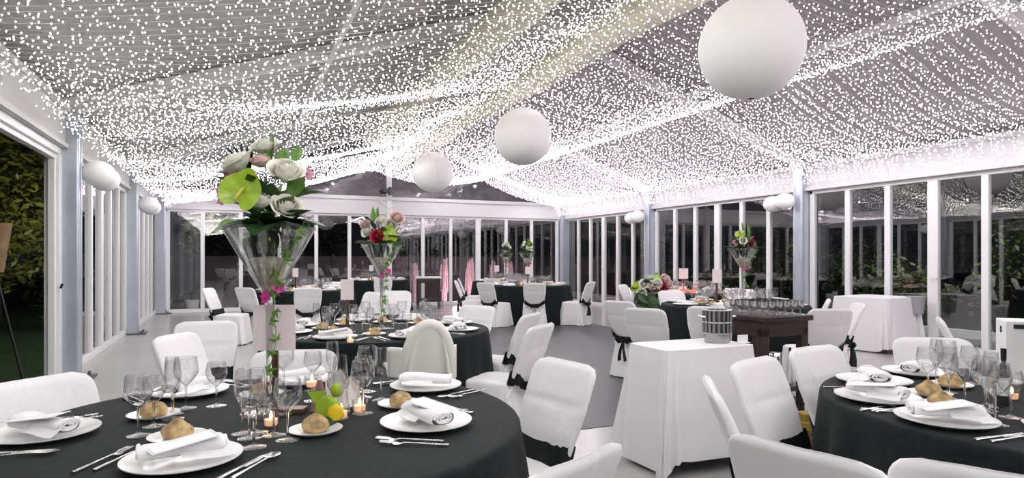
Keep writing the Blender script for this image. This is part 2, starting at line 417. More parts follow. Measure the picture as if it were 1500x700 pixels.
# ------------------------------------------------------------------ fairy light nets
def net_z_left(t, vv):             # t: 0 eave .. 1 gather line, vv: 0..1 within the bay
    u = .16 + t*(4.98-.16)
    z = 2.66 + t*(3.74-2.66) - .10*4*t*(1-t) - .20*math.sin(PI*vv)**2*math.sin(PI*min(1, t*1.05))**.8
    return u, z - .03*math.sin(7*t+9*vv)
def net_z_right(t, vv):            # 0 gather .. 1 foot of the header
    if t < .50:
        q = t/.50; u = 4.98 + q*(8.15-4.98); z = 3.74 - .14*q - .27*4*q*(1-q) - .05*math.sin(PI*vv)**2*math.sin(PI*q)
    elif t < .93:
        q = (t-.50)/.43; u = 8.15 + q*(10.52-8.15); z = 3.60 + q*(2.92-3.60) - .10*4*q*(1-q) - .06*math.sin(PI*vv)**2*math.sin(PI*q)
    else:
        q = (t-.93)/.07; u = 10.52 + .10*q; z = 2.92 - .30*q
    return u, z
BR, BHT = .0050, .018
def bulb_shape(mb, p, r, h, tx, ty):      # small opaque socket on top, glowing tip below
    x, y, z = p; k = .50
    mb.add([(x,y,z),(x+r+tx*k,y+ty*k,z-h*k),(x+tx*k,y+r+ty*k,z-h*k),(x-r+tx*k,y+ty*k,z-h*k),(x+tx*k,y-r+ty*k,z-h*k),(x+tx,y+ty,z-h)],
           [(0,1,2),(0,2,3),(0,3,4),(0,4,1),(5,2,1),(5,3,2),(5,4,3),(5,1,4)])
def bulb_mesh(mb, name, m):
    me = mb.mesh(name, m, 0, False); me.materials.append(M['wire'])
    me.polygons.foreach_set('material_index', [1,1,1,1,0,0,0,0]*(len(me.polygons)//8)); return me
bm1 = MB(); bulb_shape(bm1, (0,0,0), BR, BHT, 0, 0)
BULB = {m: bulb_mesh(bm1, 'bulb', m) for m in ('bulb', 'bulb_pink')}
NN = ['against the back gable', 'one bay out from the back gable', 'two bays out from the back gable', 'overhead bay by the camera', 'bay behind the camera']
def light_net(i, side):
    v0 = BAY*i + .06; v1 = BAY*(i+1) - .06 
    bm_ = 'bulb_pink' if (side == 1 or i == 0) else 'bulb'
    o = thing('light_net', 'net of white fairy lights, %s, %s side' % (NN[i], 'garden door' if side == 0 else 'cart'), 'fairy lights', L0, TH, 'fairy light nets')
    wires = MB(); bulbs = MB(); allb = []
    fnz = net_z_left if side == 0 else net_z_right
    length = 5.0 if side == 0 else 6.3
    nw = int((v1-v0)/.082); ns = 30; nb = int(length/(.046 if i in (2, 3) else .054))
    for w in range(nw+1):
        vv = w/nw; v = v0 + (v1-v0)*vv; ph = random.random()*6
        pts = []
        for k in range(ns+1):
            t = k/ns; u, z = fnz(t, vv)
            pts.append((u, -(v+.025*math.sin(5*t+ph)), z))
        wires.tube(pts, .0022, 3, False)
        for k in range(nb):
            t = min(1, max(0, (k+random.random())/nb)); u, z = fnz(t, vv)
            allb.append((u+random.uniform(-.02,.02), -(v+.025*math.sin(5*t+ph)+random.uniform(-.02,.02)), z-.002-random.random()**2*.035))
    for t in ([0, .5, 1] if side == 0 else [0, .25, .5, .75, .93]):    # lengthwise strings tied at the supports, bunched bulbs
        dense = 1 if (side == 0 and t in (0, 1)) or (side == 1 and t == .93) else 0
        pts = [(fnz(t, k/24)[0], -(v0+(v1-v0)*k/24), fnz(t, k/24)[1]) for k in range(25)]
        wires.tube(pts, .003, 4, False)
        if dense:
            for k in range(170 if (t == 1 and side == 0) else (60 if t == .93 else (30 if side else 100))):
                vv = random.random(); u, z = fnz(t, vv)
                allb.append((u+random.gauss(0,.05), -(v0+(v1-v0)*vv), z-.01-abs(random.gauss(0,.035))))
    cam = Vector((1.61, -17.28, H)); fwd = Vector((.39875, .917, 0))
    def near(p):
        d = Vector(p)-cam; f = d.dot(fwd); s = d.x*.917 - d.y*.39875
        return d.length if (f > .5 and abs(s/f) < .8 and d.z/f < .40) else 999
    allb.sort(key=near)
    wires.build('wire_netting', 'wire', o, smooth=60, fix=False)
    for p in allb[:100]: put(BULB[bm_], 'bulb', o, p)
    for p in allb[100:]: bulb_shape(bulbs, p, BR, BHT, random.uniform(-.006,.006), random.uniform(-.006,.006))
    b = put(bulb_mesh(bulbs, 'bulb_cluster', bm_), 'bulb_cluster', o); b['kind'] = 'stuff'
    return o
for i in range(5):
    for s in (0, 1): light_net(i, s)

# ------------------------------------------------------------------ outside
mb = MB(); mb.box(-40, 45, -10, 60, -.14, -.10); o = mb.build('ground', 'grass'); tag(o, 'dark lawn outside the marquee at night', 'lawn', kind='structure')
mb = MB(); Bx(mb, WID+.1, WID+2.0, 0, VEND, -.10, -.03); Bx(mb, -.4, WID+2.0, -1.6, -.1, -.10, -.03)
o = mb.build('terrace', 'paving', loc=L0, rz=TH); tag(o, 'grey paved terrace strip outside the glazing', 'paving', kind='structure')
mb = MB(); Bx(mb, WID+2.0, WID+2.15, -4, VEND, -.10, .10); o = mb.build('kerb', 'header', loc=L0, rz=TH); tag(o, 'pale kerb between terrace and planting outside', 'kerb', kind='structure')
mb = MB()
for k in range(14): Bx(mb, -3.0+k*1.25, -3.0+k*1.25+1.22, -3.9, -3.8, -.1, 1.38)
for k in range(15): Bx(mb, -3.04+k*1.25, -2.96+k*1.25, -3.8, -3.72, -.1, 1.44)
o = mb.build('garden_fence', 'fence', loc=L0, rz=TH); tag(o, 'low grey panel fence beyond the water jets', 'fence', kind='structure')

def foliage(mb, c, rad, n, size, seed):
    rnd = random.Random(seed)
    for k in range(n):
        d = Vector((rnd.gauss(0,1), rnd.gauss(0,1), rnd.gauss(0,1))).normalized()*(rnd.random()**.4)
        p = Vector(c) + Vector((d.x*rad[0], d.y*rad[1], d.z*rad[2]))
        a = Vector((rnd.uniform(-1,1), rnd.uniform(-1,1), rnd.uniform(-.6,.6))).normalized(); b = a.cross(Vector((rnd.uniform(-1,1), rnd.uniform(-1,1), 1))).normalized()
        s = size*rnd.uniform(.6, 1.3)
        mb.add([p-a*s, p+b*s*.4, p+a*s, p-b*s*.4], [(0,1,2,3)])
def shrub(loc, h, w, label, m='shrub_leaf', n=900, trunk=.2, group=None, name='shrub', leaf=.07, cat='shrub', seed=0):
    o = thing(name, label, cat, loc, 0, group); mb = MB()
    rnd = random.Random(seed)
    for k in range(5):
        foliage(mb, (rnd.uniform(-.35,.35)*w, rnd.uniform(-.35,.35)*w, trunk + (h-trunk)*(.25+.5*k/4)), (w*.45, w*.45, (h-trunk)*.30), n//5, leaf, seed*7+k)
    mb.build('foliage', m, o, smooth=0, fix=False)
    tb = MB(); tb.tube([(0,0,0),(.02,.01,trunk),(-.02,0,h*.6)], [.05*h/2+.01, .04*h/2+.008, .01], 8); tb.build('trunk', 'bark', o)
    return o
k = 0
for u, v, h, w, nm in ((WID+3.2,.6,2.2,1.2,'outside the doors by the twin vase corner'), (WID+3.6,3.2,1.6,1.4,'outside behind the lone side chair'),
                       (WID+3.2,5.4,2.4,1.3,'outside behind the red candle table'), (WID+4.2,7.0,1.9,1.6,'outside behind the martini vase by the cart'),
                       (WID+3.3,8.7,1.5,1.2,'outside beside the pillar lanterns'), (WID+3.5,10.3,2.2,.8,'outside behind the white draped table'),
                       (WID+4.0,11.5,1.3,.7,'outside past the ice bucket stand'), (WID+3.2,12.7,2.0,.8,'outside at the edge by the white box table'),
                       (WID+4.6,13.4,2.6,1.6,'outside at the last doors along the cart side')):
    shrub(RW(u, v, -.1), h, w, 'dim green garden shrub %s' % nm, seed=k+3, group='garden shrubs'); k += 1
k = 0
for u, v, h, w, nm in ((-2.1,4.6,4.4,2.0,'bright'), (-3.4,-.5,6.5,3.4,'darker'), (-1.5,1.6,1.7,1.2,'low')):
    shrub(RW(u, v, -.1), h, w, {'bright':'tall leafy garden tree lit yellow green outside the open doorway','darker':'dark tall tree behind the lit tree outside the doorway','low':'low dark bush under the trees outside the doorway'}[nm],
          m='tree_leaf' if nm == 'bright' else 'shrub_leaf', n=5200 if nm != 'low' else 1500, trunk=1.0 if nm != 'low' else .2, name='garden_tree' if nm != 'low' else 'garden_bush', leaf=.085, cat='tree' if nm != 'low' else 'bush', seed=40+k); k += 1
for k, (u, h, nm) in enumerate(((1.0,5.0,'behind the planter pot'), (4.2,4.5,'behind the second flower vase'), (7.4,5.2,'behind the water jets'), (10.2,4.8,'behind the twin vases'))):
    shrub(RW(u, -6.2, -.1), h, 1.9, 'black night tree beyond the fence %s' % nm, n=2200, trunk=.6, name='night_tree', leaf=.16, cat='tree', seed=60+k)
# water jets
jw = []
for k, (px, h, nm) in enumerate(((607,1.22,'seen over the small cart'), (651,1.36,'standing between cart and fence post'), (689,1.38,'beside the wide window stile'), (722,1.30,'left of the twin vases'), (746,1.25,'between the twin vases'))):
    d = 19.6 + (px-607)*.012
    o = thing('water_jet', 'pink lit fountain jet outside the back glazing, %s' % nm.replace('left of','just before'), 'fountain', ((px-750)/F*d, d, -.03), 0, 'fountain jets')
    mb = MB(); rnd = random.Random(k)
    for j in range(26):
        a = rnd.random()*2*PI; r0 = rnd.random()*.07; hh = h*rnd.uniform(.6, 1.0); lean = rnd.uniform(.01,.07)
        pts = [(r0*math.cos(a)+lean*(q/6)**2*math.cos(a), r0*math.sin(a)+lean*(q/6)**2*math.sin(a), hh*math.sin(q/6*PI/2)) for q in range(7)]
        if j % 2: pts += [(pts[-1][0]*1.25, pts[-1][1]*1.25, hh*.72), (pts[-1][0]*1.4, pts[-1][1]*1.4, hh*.25)]
        mb.tube(pts, [.026-.0014*q for q in range(len(pts))], 6)
    mb.build('spray', 'water', o)
    MB().lathe([(0,.05),(.03,.05),(.05,0),(.05,-.05)], 12).build('nozzle', 'alu_dark', o)
# planter outside the back corner
o = thing('planter_pot', 'small white pot with a thin stemmed plant outside the back glazing', 'plant pot', RW(.62, -.55, -.03), 0)
MB().lathe([(0,0),(.12,0),(.17,.30),(.155,.30),(.14,.24),(0,.24)], 24).build('pot', 'frame_white', o)
mb = MB(); mb.tube([(0,0,.24),(.01,0,.8),(0,.01,1.5)], [.02,.016,.01], 8); mb.build('stem', 'bark', o)
mb = MB(); foliage(mb, (0,0,1.75), (.35,.35,.45), 260, .06, 5); mb.build('foliage', 'shrub_leaf', o, smooth=0, fix=False)
# stand with a wicker shade on the lawn
o = thing('tripod_basket', 'brown tapered wicker basket on a black tripod stand outside the open doorway', 'basket', RW(-.55, 9.6, -.1), 0)
MB().lathe([(0,1.28),(.09,1.28),(.155,1.74),(.165,1.76),(.15,1.76),(.08,1.30),(0,1.30)], 24).build('basket', 'brown_bucket', o)
for a in (.3, 2.4, 4.5):
    MB().tube([(.03*math.cos(a), .03*math.sin(a), 1.27), (.30*math.cos(a), .30*math.sin(a), .0)], .012, 8).build('leg', 'black_metal', o)
MB().lathe([(.035,1.20),(.05,1.22),(.05,1.28),(0,1.28)], 16).build('collar', 'black_metal', o)

# ------------------------------------------------------------------ chairs
def sgnpow(x, p): return math.copysign(abs(x)**p, x)
def chair_meshes(seed):
    out = {}
    def nz(x, y, z, s=1): return noise.noise(Vector((x*s+seed*5.3, y*s+seed*2.1, z*s)))
    mb = MB(); rows = [(0,1.0,0),(0.0,.0,0)]
    def seat(a, b):
        q = 2*PI*a; c, s_ = math.cos(q), math.sin(q)
        if b < .78:
            t = b/.78; z = .008 + t*.43; f = 1-t
            w = .205 + .035*f; dy = .205 + .04*f
            fold = (1+.0*f) + f*.05*math.sin(9*q+seed) + .03*f*math.sin(17*q+seed*2)
            x = sgnpow(c, .32)*w*fold; y = sgnpow(s_, .32)*dy*fold - (.03*f if s_ < 0 else -.01*f)
            z += .012*f*math.sin(5*q+seed)**2
        else:
            t = (b-.78)/.22; k = math.cos(t*PI/2)**.55 if t < .999 else 0
            x = sgnpow(c, .32)*.205*k; y = sgnpow(s_, .32)*.205*k; z = .438 + .022*math.sin(min(1, t*2)*PI/2)
        r = .006*nz(x, y, z, 9)
        return (x*(1+r*2), y*(1+r*2), z + .004*nz(x, y, z, 12))
    mb.grid(seat, 72, 26, True); out['seat'] = mb.mesh('seat_cover', 'chair_cloth', 60)
    mb = MB()
    def prof(s):
        w = .176 + .036*min(1, max(0, s-.12)/.5)
        if s < .12: w = .176 + .03*(1-s/.12)
        t = .021 + .006*math.sin(min(1, s)*PI)
        if s > .87:
            q = (s-.87)/.13; w -= .070*(1-math.sqrt(max(0, 1-q*q)))
        if s > .95: t = t*math.sqrt(max(.0, 1-((s-.95)/.05)**2))
        return w, t
    def back(a, b):
        q = 2*PI*a; c, s_ = math.cos(q), math.sin(q); s = b
        w, t = prof(s)
        x = sgnpow(c, .45)*w; y = sgnpow(s_, .45)*t
        z = .36 + .50*s; yy = -.185 - .155*s - .03*s*s
        wr = .007*nz(x*1.1, z*.35, 3, 10)*min(1, max(0, s-.34)*4) + .0015*nz(x, z, 1, 20)*min(1, s*4)
        wr += (-.010 if s_ > 0 else .006)*math.exp(-((s-.66-.03*nz(x,0,7,8))/.03)**2)*(1-.5*abs(x)/.2)
        y += wr + (.006*math.sin(PI*(x+.2)/.4)*math.sin(PI*s) if s_ > 0 else .004*math.sin(PI*(x+.2)/.4))
        return (x, yy + y - .012*math.cos(x/.2*PI/2)*s, z)
    mb.grid(back, 40, 34, True); out['back'] = mb.mesh('back_cover', 'chair_cloth', 70)
    mb = MB()
    def sash(a, b):
        q = 2*PI*a; c, s_ = math.cos(q), math.sin(q)
        w, t = .188, .050
        x = sgnpow(c, .5)*w; y = sgnpow(s_, .45)*t; rear = max(0, -s_)
        z = .495 - .070*rear**2*(1-abs(c))**.7 + (b-.5)*.095*(1-.35*rear)
        yy = -.185 - .155*(z-.36)/.53
        return (x*(1+.01*math.sin(9*q)), yy + y - .01*rear, z + .004*math.sin(13*q+b*3))
    mb.grid(sash, 56, 4, True); out['sash'] = mb.mesh('sash', 'black_satin', 70)
    mb = MB(); yb = -.29; zb = .415
    mb.ball((0, yb, zb), .024, .02, .026, 12, 8)
    for s_ in (-1, 1):
        mb.tube([(0, yb, zb), (s_*.05, yb-.012, zb+.03), (s_*.085, yb-.015, zb+.012), (s_*.06, yb-.008, zb-.015), (0, yb, zb)], [.012,.022,.024,.02,.01], 8, True, .5)
        mb.tube([(0, yb, zb), (s_*.018, yb-.02, zb-.08), (s_*.035, yb-.022, zb-.16), (s_*.04, yb-.015, zb-.215)], [.012,.022,.026,.030], 8, True, .22)
    out['bow'] = mb.mesh('bow', 'black_satin', 60)
    return out
CH = [chair_meshes(s) for s in (1, 2, 3)]
CHN = [0]
def chair(px_or_x, d, facing, label, px=True, z=0):
    """back top centre at pixel column / x, facing direction (2D)"""
    x = (px_or_x-750)/F*d if px else px_or_x
    f = Vector((facing[0], facing[1])).normalized()
    base = Vector((x, d)) + f*.30     # the seat stands in front of the top of the back
    ms = CH[CHN[0] % 3]; CHN[0] += 1
    o = thing('covered_chair', label, 'chair', (base.x, base.y, z), face(f), 'chairs in white covers')
    put(ms['seat'], 'seat', o); put(ms['back'], 'backrest', o); s = put(ms['sash'], 'sash', o); put(ms['bow'], 'bow', s)
    s['label'] = 'black sash'
    return o
T1 = Vector((-.82, 2.2)); T2 = Vector((-1.06, 5.06)); T3 = Vector((-3.66, 11.2)); T3b = Vector((-3.42, 16.15)); T4 = Vector((.36, 13.2)); T4b = Vector((-.15, 15.5))
T5 = Vector((2.7, 7.75)); T6 = Vector((2.13, 2.4)); T7 = Vector((2.96, 10.5))
A1 = 'black table with the tallest vase'
chair(-1.77, 2.42, (1, -.42), 'white covered chair by the open doorway, tucked at the table with the tallest vase', px=False)
chair(301, 4.6, (.35, -.94), 'white covered chair facing out behind another, between pillar base and pink card')
chair(270, 3.85, (.99, -.12), 'white covered chair in front of a twin, sideways beyond the wine glasses')
chair(362, 10.1, (.42, .9), 'white covered chair with big black bow, seen from behind past the tallest vase')
chair(311, 9.8, (1, .05), 'white covered chair seen edge on by the planter pot window')
chair(428, 3.13, (.12, -.99), 'low white chair back behind the pink card on the table with tallest vase')
chair(812, 2.82, (-.83, -.56), 'white covered chair with wide black sash beside the table with tallest vase')
chair(.10, 1.53, (-.76, .65), 'white covered chair back cropped at the bottom edge between two black tables', px=False)
chair(782, 4.47, (-.88, .46), 'white covered chair in profile with black bow, nearer of two by the dance floor')
chair(768, 5.36, (-.9, .40), 'white covered chair in profile behind another at the edge of the dance floor')
chair(694, 6.15, (-.55, -.84), 'white chair back seen over the far rim of the table behind the high chair')
chair(580, 8.9, (.1, -1), 'square white chair back standing behind the second flower vase')
chair(540, 8.6, (-.75, -.66), 'white chair back with stepped outline beside the second flower vase stem')
chair(451, 10.0, (-.4, .92), 'white chair back in front of the black table by the planter pot')
chair(487, 12.35, (-.1, -1), 'small white chair back between the two black tables at the back left')
chair(561, 14.95, (-.3, .95), 'tiny white chair back in front of the table against the back glazing')
chair(783, 11.9, (0, 1), 'white covered chair seen squarely from behind with V shaped black sash')
chair(713, 12.1, (.62, .78), 'white covered chair turned three quarters at the twin vase table, black bow')
chair(862, 12.45, (-.85, .5), 'white covered chair in profile facing the twin vase table, tails hanging')
chair(672, 13.2, (1, .0), 'white covered chair in profile beside the fountain jets, nearer of two')
chair(676, 14.6, (1, .1), 'white covered chair in profile behind its twin beside the fountain jets')
chair(722, 14.5, (.4, .9), 'white chair back at the rear table behind the twin vase table')
chair(948, 5.95, (.62, .78), 'white covered chair with black sash just behind the small white draped table, nearer one')
chair(912, 6.95, (.75, .66), 'white covered chair leaning behind its twin before the low flower bouquet')
chair(986, 9.0, (.3, -.95), 'white chair back between low bouquet and pink cards')
chair(1040, 6.15, (.45, .9), 'white chair back half hidden behind the silver ribbed ice bucket')
chair(1084, 9.4, (-.4, -.9), 'white chair back under the vase on the table behind the cart')
chair(917, 11.1, (.85, -.5), 'white chair back standing left of the low flower bouquet'.replace('left of', 'next to the leaves of'))
chair(1204, 7.2, (-.85, .4), 'white chair back behind the dark cart by the grey pillar')
chair(1212, 5.9, (-.05, 1), 'square white covered chair back just right of the dark cart'.replace('just right of', 'touching the end of'))
chair(1248, 6.6, (-1, .25), 'white covered chair in profile beside the draped table by the glazing')
chair(1210, 3.27, (.5, -.86), 'white covered chair with wide black sash, between cart and table with white box')
chair(1124, 2.86, (.66, -.75), 'white covered chair turned sideways in front of the dark cart')
chair(1068, 2.36, (.95, -.2), 'white covered chair seen edge on before the small white draped table')
chair(.76, 1.60, (.80, .60), 'white covered chair back cropped below the edge on chair', px=False)
chair(1.10, 1.44, (.60, .80), 'white chair top peeking up at the bottom edge of the white box table', px=False)
chair(1372, 3.62, (-.2, -.98), 'white covered chair behind the cluster of glasses on the white box table')
chair(1392, 4.9, (.86, -.5), 'thin edge of a white chair back standing alone by the glass doors')

# ------------------------------------------------------------------ tables
def round_cloth(R, seed, zt=.76):
    mb = MB()
    def fn(a, b):
        q = 2*PI*a
        if b < .3:
            r = R*.985*(b/.3); z = zt + .0008*noise.noise(Vector((r*math.cos(q)*4, r*math.sin(q)*4, seed)))
        elif b < .4:
            t = (b-.3)/.1*PI/2; r = R*.985 + .018*math.sin(t); z = zt - .018*(1-math.cos(t))
        else:
            t = (b-.4)/.6; fold = .5 + .5*math.sin(15*q + 1.5*math.sin(3*q+seed) + seed)
            fold2 = math.sin(26*q + seed*2)
            r = R*.985 + .018 + t*.045 + t**.7*(.055*fold + .012*fold2); z = zt - .018 - t*(zt-.022)
        return (r*math.cos(q), r*math.sin(q), z)
    mb.grid(fn, 220, 34, True); return mb.mesh('tablecloth', 'black_cloth', 60)
def round_table(c, R, seed, nm):
    t = thing('banquet_table', 'round banquet table under the black cloth %s' % nm, 'table', (c.x, c.y, 0), 0, 'round banquet tables')
    MB().lathe([(0,.70),(R-.03,.70),(R-.03,.745),(0,.745)], 48).build('tabletop', 'stand_wood', t)
    for k in range(4):
        a = k*PI/2+.7; MB().tube([(.55*math.cos(a), .55*math.sin(a), .71), (.6*math.cos(a), .6*math.sin(a), 0)], .02, 8).build('leg', 'alu_dark', t)
    o = put(round_cloth(R, seed), 'tablecloth', None, (c.x, c.y, 0)); tag(o, 'black cloth to the floor, round table %s' % nm, 'tablecloth', 'black round tablecloths')
TN = {1:'with the tallest flower vase', 2:'behind the high chair', 3:'by the planter pot window', 4:'with the taller twin vase', 5:'behind the glass-laden cart', 6:'holding the white box', 7:'with the red candles', 8:'against the back glazing by the small cart', 9:'at the rear with the smaller twin vase'}
TC = {1:(T1,.845), 2:(T2,.87), 3:(T3,.85), 4:(T4,.85), 5:(T5,.86), 6:(T6,.87), 7:(T7,.85), 8:(T3b,.8), 9:(T4b,.8)}
for k, (c, R) in TC.items(): round_table(c, R, k*1.7, TN[k])

def rect_cloth(w, d, h, flare, seed, lift):
    mb = MB(); hw, hd = w/2, d/2
    def per(a):      # rounded rectangle perimeter point and outward normal
        q = 2*PI*a; c, s = math.cos(q), math.sin(q); p = .16
        return sgnpow(c, p)*hw, sgnpow(s, p)*hd, c, s, abs(math.sin(2*q))
    def fn(a, b):
        x, y, c, s, k = per(a); q = 2*PI*a
        corner = max(0, 1-abs(abs(x)/hw-1)*6-abs(abs(y)/hd-1)*6)
        if b < .2: return (x*b/.2, y*b/.2, h)
        t = (b-.2)/.8; tt = t**1.15
        out = flare*tt*(.55 + 1.3*corner) + .018*t*math.sin(13*q+seed)+.012*t*math.sin(23*q)
        zb = lift*(1-corner)*(.5+.5*math.sin(3*q+seed))
        dx = sgnpow(c, .55); dy = sgnpow(s, .55)
        z = h - .006*min(1, t*6) - t*(h-.012-zb)
        return (x + dx*out + .004*min(1,t*8)*dx, y + dy*out, z)
    mb.grid(fn, 240, 30, True); return mb.mesh('tablecloth', 'white_cloth', 60)
def rect_table(c, w, d, rz, nm, cat_nm, flare, seed, lift):
    t = thing('side_table', 'side table under the cloth %s' % nm, 'table', (c.x, c.y, 0), rz)
    MB().box(-w/2+.02, w/2-.02, -d/2+.02, d/2-.02, .71, .75).build('tabletop', 'stand_wood', t)
    for i in (-1, 1):
        for j in (-1, 1): MB().box(i*(w/2-.06)-.02, i*(w/2-.06)+.02, j*(d/2-.06)-.02, j*(d/2-.06)+.02, 0, .71).build('leg', 'alu_dark', t)
    o = put(rect_cloth(w, d, .76, flare, seed, lift), 'tablecloth', None, (c.x, c.y, 0), rz); tag(o, 'white cloth draped to the floor %s' % nm, 'tablecloth')
W1 = Vector((1.17, 4.155)); rect_table(W1, .70, .42, TH, 'under the silver ribbed ice bucket', 'table', .10, .6, .09)
W2 = Vector((5.32, 9.3)); rect_table(W2, .92, .8, TH+.15, 'on the table by the glass doors and bucket stand', 'table', .07, 2.2, .10)

# dark serving carts
def cart(loc, rz, w, d, h, label, top_mat='dark_wood'):
    o = thing('serving_cart', label, 'cart', loc, rz)
    b = MB().box(-w/2-.03, w/2+.03, -d/2-.03, d/2+.03, h-.05, h).build('top', top_mat, o); bevel(b, .01)
    b = MB().box(-w/2, w/2, -d/2, d/2, h-.17, h-.05).build('apron', 'dark_wood', o); bevel(b, .005)
    for i in (-1, 1):
        for j in (-1, 1):
            lg = MB(); x, y = i*(w/2-.035), j*(d/2-.035); lg.box(x-.035, x+.035, y-.035, y+.035, .06, h-.1); bevel(lg.build('leg', 'dark_wood', o), .006)
            MB().lathe([(0,.0),(.03,.005),(.035,.03),(.03,.055),(0,.06)], 12, (x, y, 0)).build('caster', 'black_metal', o)
    b = MB().box(-w/2, w/2, -d/2, d/2, .22, .26).build('shelf', 'dark_wood', o); bevel(b, .005)
    return o
CW, CD, CHT = .50, .56, .85
c0 = Vector((2.02, 5.12)); cc = c0 + Vector((CT, ST))*CW/2 + Vector((-ST, CT))*CD/2
cart((cc.x, cc.y, 0), TH, CW, CD, CHT, 'dark wood serving cart carrying rows of clear glasses')
def on_cart(x, y, z): q = Matrix.Rotation(TH, 3, 'Z') @ Vector((x, y, 0)); return Vector((cc.x+q.x, cc.y+q.y, z))
cart((-2.2, 16.75, 0), TH*.4, .62, .42, .84, 'small dark wood cart with pale top before the back glazing', 'frame_white')

# high chair (back turned to the lens)
hc = thing('high_chair', 'cream plastic baby high chair with arched back between two black tables', 'high chair', (-.52, 3.72, 0), face((-.28, .96)))
mb = MB()
def shell(a, b):
    x = (a-.5)*2; s = b
    top = math.sqrt(max(0, 1-abs(x)**2.6)); z = .50 + s*(.46*top+.02 if abs(x) < 1 else .02)
    return (x*.125*(1-.06*s), -.12 - .10*s + .035*(1-x*x)*(-1) , z)
mb.grid(shell, 24, 12)
sh = mb.build('backrest', 'plastic', hc, smooth=60); sm = sh.modifiers.new('solid', 'SOLIDIFY'); sm.thickness = .02; sm.offset = 0
mb = MB()
def rim(k):
    q = PI*k/24; return (.130*math.cos(q), -.15-.10*max(0,math.sin(q))**.5*.9, .62 + .335*max(0,math.sin(q))**.8)
mb.tube([(.15,-.10,.46)]+[rim(k) for k in range(25)]+[(-.15,-.10,.46)], .022, 10, True, 1.5); mb.build('rim', 'plastic', hc, smooth=60)
mb = MB(); mb.lathe([(0,.455),(.13,.455),(.165,.47),(.175,.50),(.16,.515),(0,.50)], 28); mb.build('seat', 'plastic', hc)
for s in (-1, 1):
    w = MB()
    def wing(a, b, s=s): return (s*(.120+.075*min(1, b*2.2)), -.20+.36*b, .63 + .19*a - .04*b*b)
    w.grid(wing, 6, 10); ob = w.build('armrest', 'plastic', hc, smooth=60); sm = ob.modifiers.new('solid', 'SOLIDIFY'); sm.thickness = .016
    ob.matrix_basis = Matrix.Identity(4)
    for y, y2 in ((-.10, -.27), (.12, .27)):
        MB().tube([(s*.12, y, .47), (s*.24, y2, .0)], .013, 10).build('leg', 'alu', hc)
tr = MB(); tr.box(-.20, .20, .12, .36, .645, .665); bevel(tr.build('tray', 'plastic', hc), .012, 3)

# ------------------------------------------------------------------ tableware meshes
def glass_profile(kind):
    if kind == 'goblet': st, h, R, rim = .085, .19, .043, .036
    elif kind == 'wine': st, h, R, rim = .075, .165, .038, .032
    else: st, h, R, rim = .075, .205, .027, .022
    bowl = [(.004, st)]
    for k in range(1, 13):
        t = k/12; r = R*math.sin(min(1, t*1.75 if kind != 'flute' else t*1.9)*PI/2)**.8
        if t > .55: r = R + (rim-R)*((t-.55)/.45)**1.4
        bowl.append((r, st+(h-st)*t))
    stem = [(.0045, st+.002), (.0035, st*.6), (.0035, st*.25), (.006, .010)]
    foot = [(.006, .010), (.015, .005), (.034, .0022), (.036, .0012), (.034, .0003), (0, .0003)]
    return bowl, stem, foot
GLM = {}
for kd in ('goblet', 'wine', 'flute'):
    b, s, f = glass_profile(kd)
    inner = [(max(0, r-.0013), z+(.004 if k == 0 else .0012*(1-k/12))) for k, (r, z) in enumerate(b)]
    bowl2 = [(0, b[0][1])] + b + [(b[-1][0]-.0006, b[-1][1]+.0006)] + inner[::-1] + [(0, inner[0][1])]
    GLM[kd] = (MB().lathe(b, 32).tube([(b[-1][0]*math.cos(q*PI/16), b[-1][0]*math.sin(q*PI/16), b[-1][1]) for q in range(33)], .0009, 6).mesh('glass_bowl', 'stem_glass', 70), MB().lathe([(0, s[0][1])]+s+[(0, s[-1][1])], 14).mesh('glass_stem', 'crystal', 70), MB().lathe([(0, f[0][1])]+f, 28).mesh('glass_foot', 'stem_glass', 70),
               MB().lathe(f[::-1]+s[::-1][1:]+b[1:], 16).mesh('stemmed_glass', 'stem_glass', 70))
GNAME = {'goblet':'water_goblet', 'wine':'wine_glass', 'flute':'champagne_flute'}
GLAB = {'goblet':'large clear water goblet', 'wine':'clear stemmed wine glass', 'flute':'tall narrow champagne flute'}
def glass(kind, p, label, full=True, group=None, scale=1):
    if full:
        o = thing(GNAME[kind], label, 'glass', p, random.random()*6, group); o.scale = (scale,)*3
        for me, n in zip(GLM[kind], ('bowl', 'stem', 'foot')): put(me, n, o)
    else:
        o = put(GLM[kind][3], GNAME[kind], None, p, 0); o.scale = (scale,)*3; tag(o, label, 'glass', group)
    return o
PLATE = MB().lathe([(0,.006),(.095,.006),(.105,.010),(.15,.020),(.1525,.021),(.152,.018),(.108,.004),(.10,.0005),(0,.0005)], 56).mesh('plate', 'porcelain', 50)
SPLATE = MB().lathe([(0,.005),(.055,.005),(.062,.008),(.083,.014),(.085,.0145),(.084,.012),(.062,.003),(.058,.0005),(0,.0005)], 40).mesh('bread_plate', 'porcelain', 50)
def roll_mesh(seed, knot):
    mb = MB(); rnd = random.Random(seed)
    def fn(a, b):
        q = 2*PI*a; w = PI*min(max(b,.001),.999); d = Vector((math.sin(w)*math.cos(q), math.sin(w)*math.sin(q), -math.cos(w)))
        k = 1 + .10*noise.noise(d*2 + Vector((seed, 0, 0)))
        z = d.z*.030; r = .045*k
        if d.z > .86: z += knot*((d.z-.86)/.14)**.8*.011
        z += .003*noise.noise(d*5+Vector((0,seed,0)))
        if d.z < -.3: z = max(z, -.018)
        return (d.x*r*1.05, d.y*r*.9, z+.018)
    mb.grid(fn, 28, 20, True); return mb.mesh('bread_roll', 'bread', 60)
ROLL = [roll_mesh(1, 1.0), roll_mesh(2, .2), roll_mesh(3, .6)]
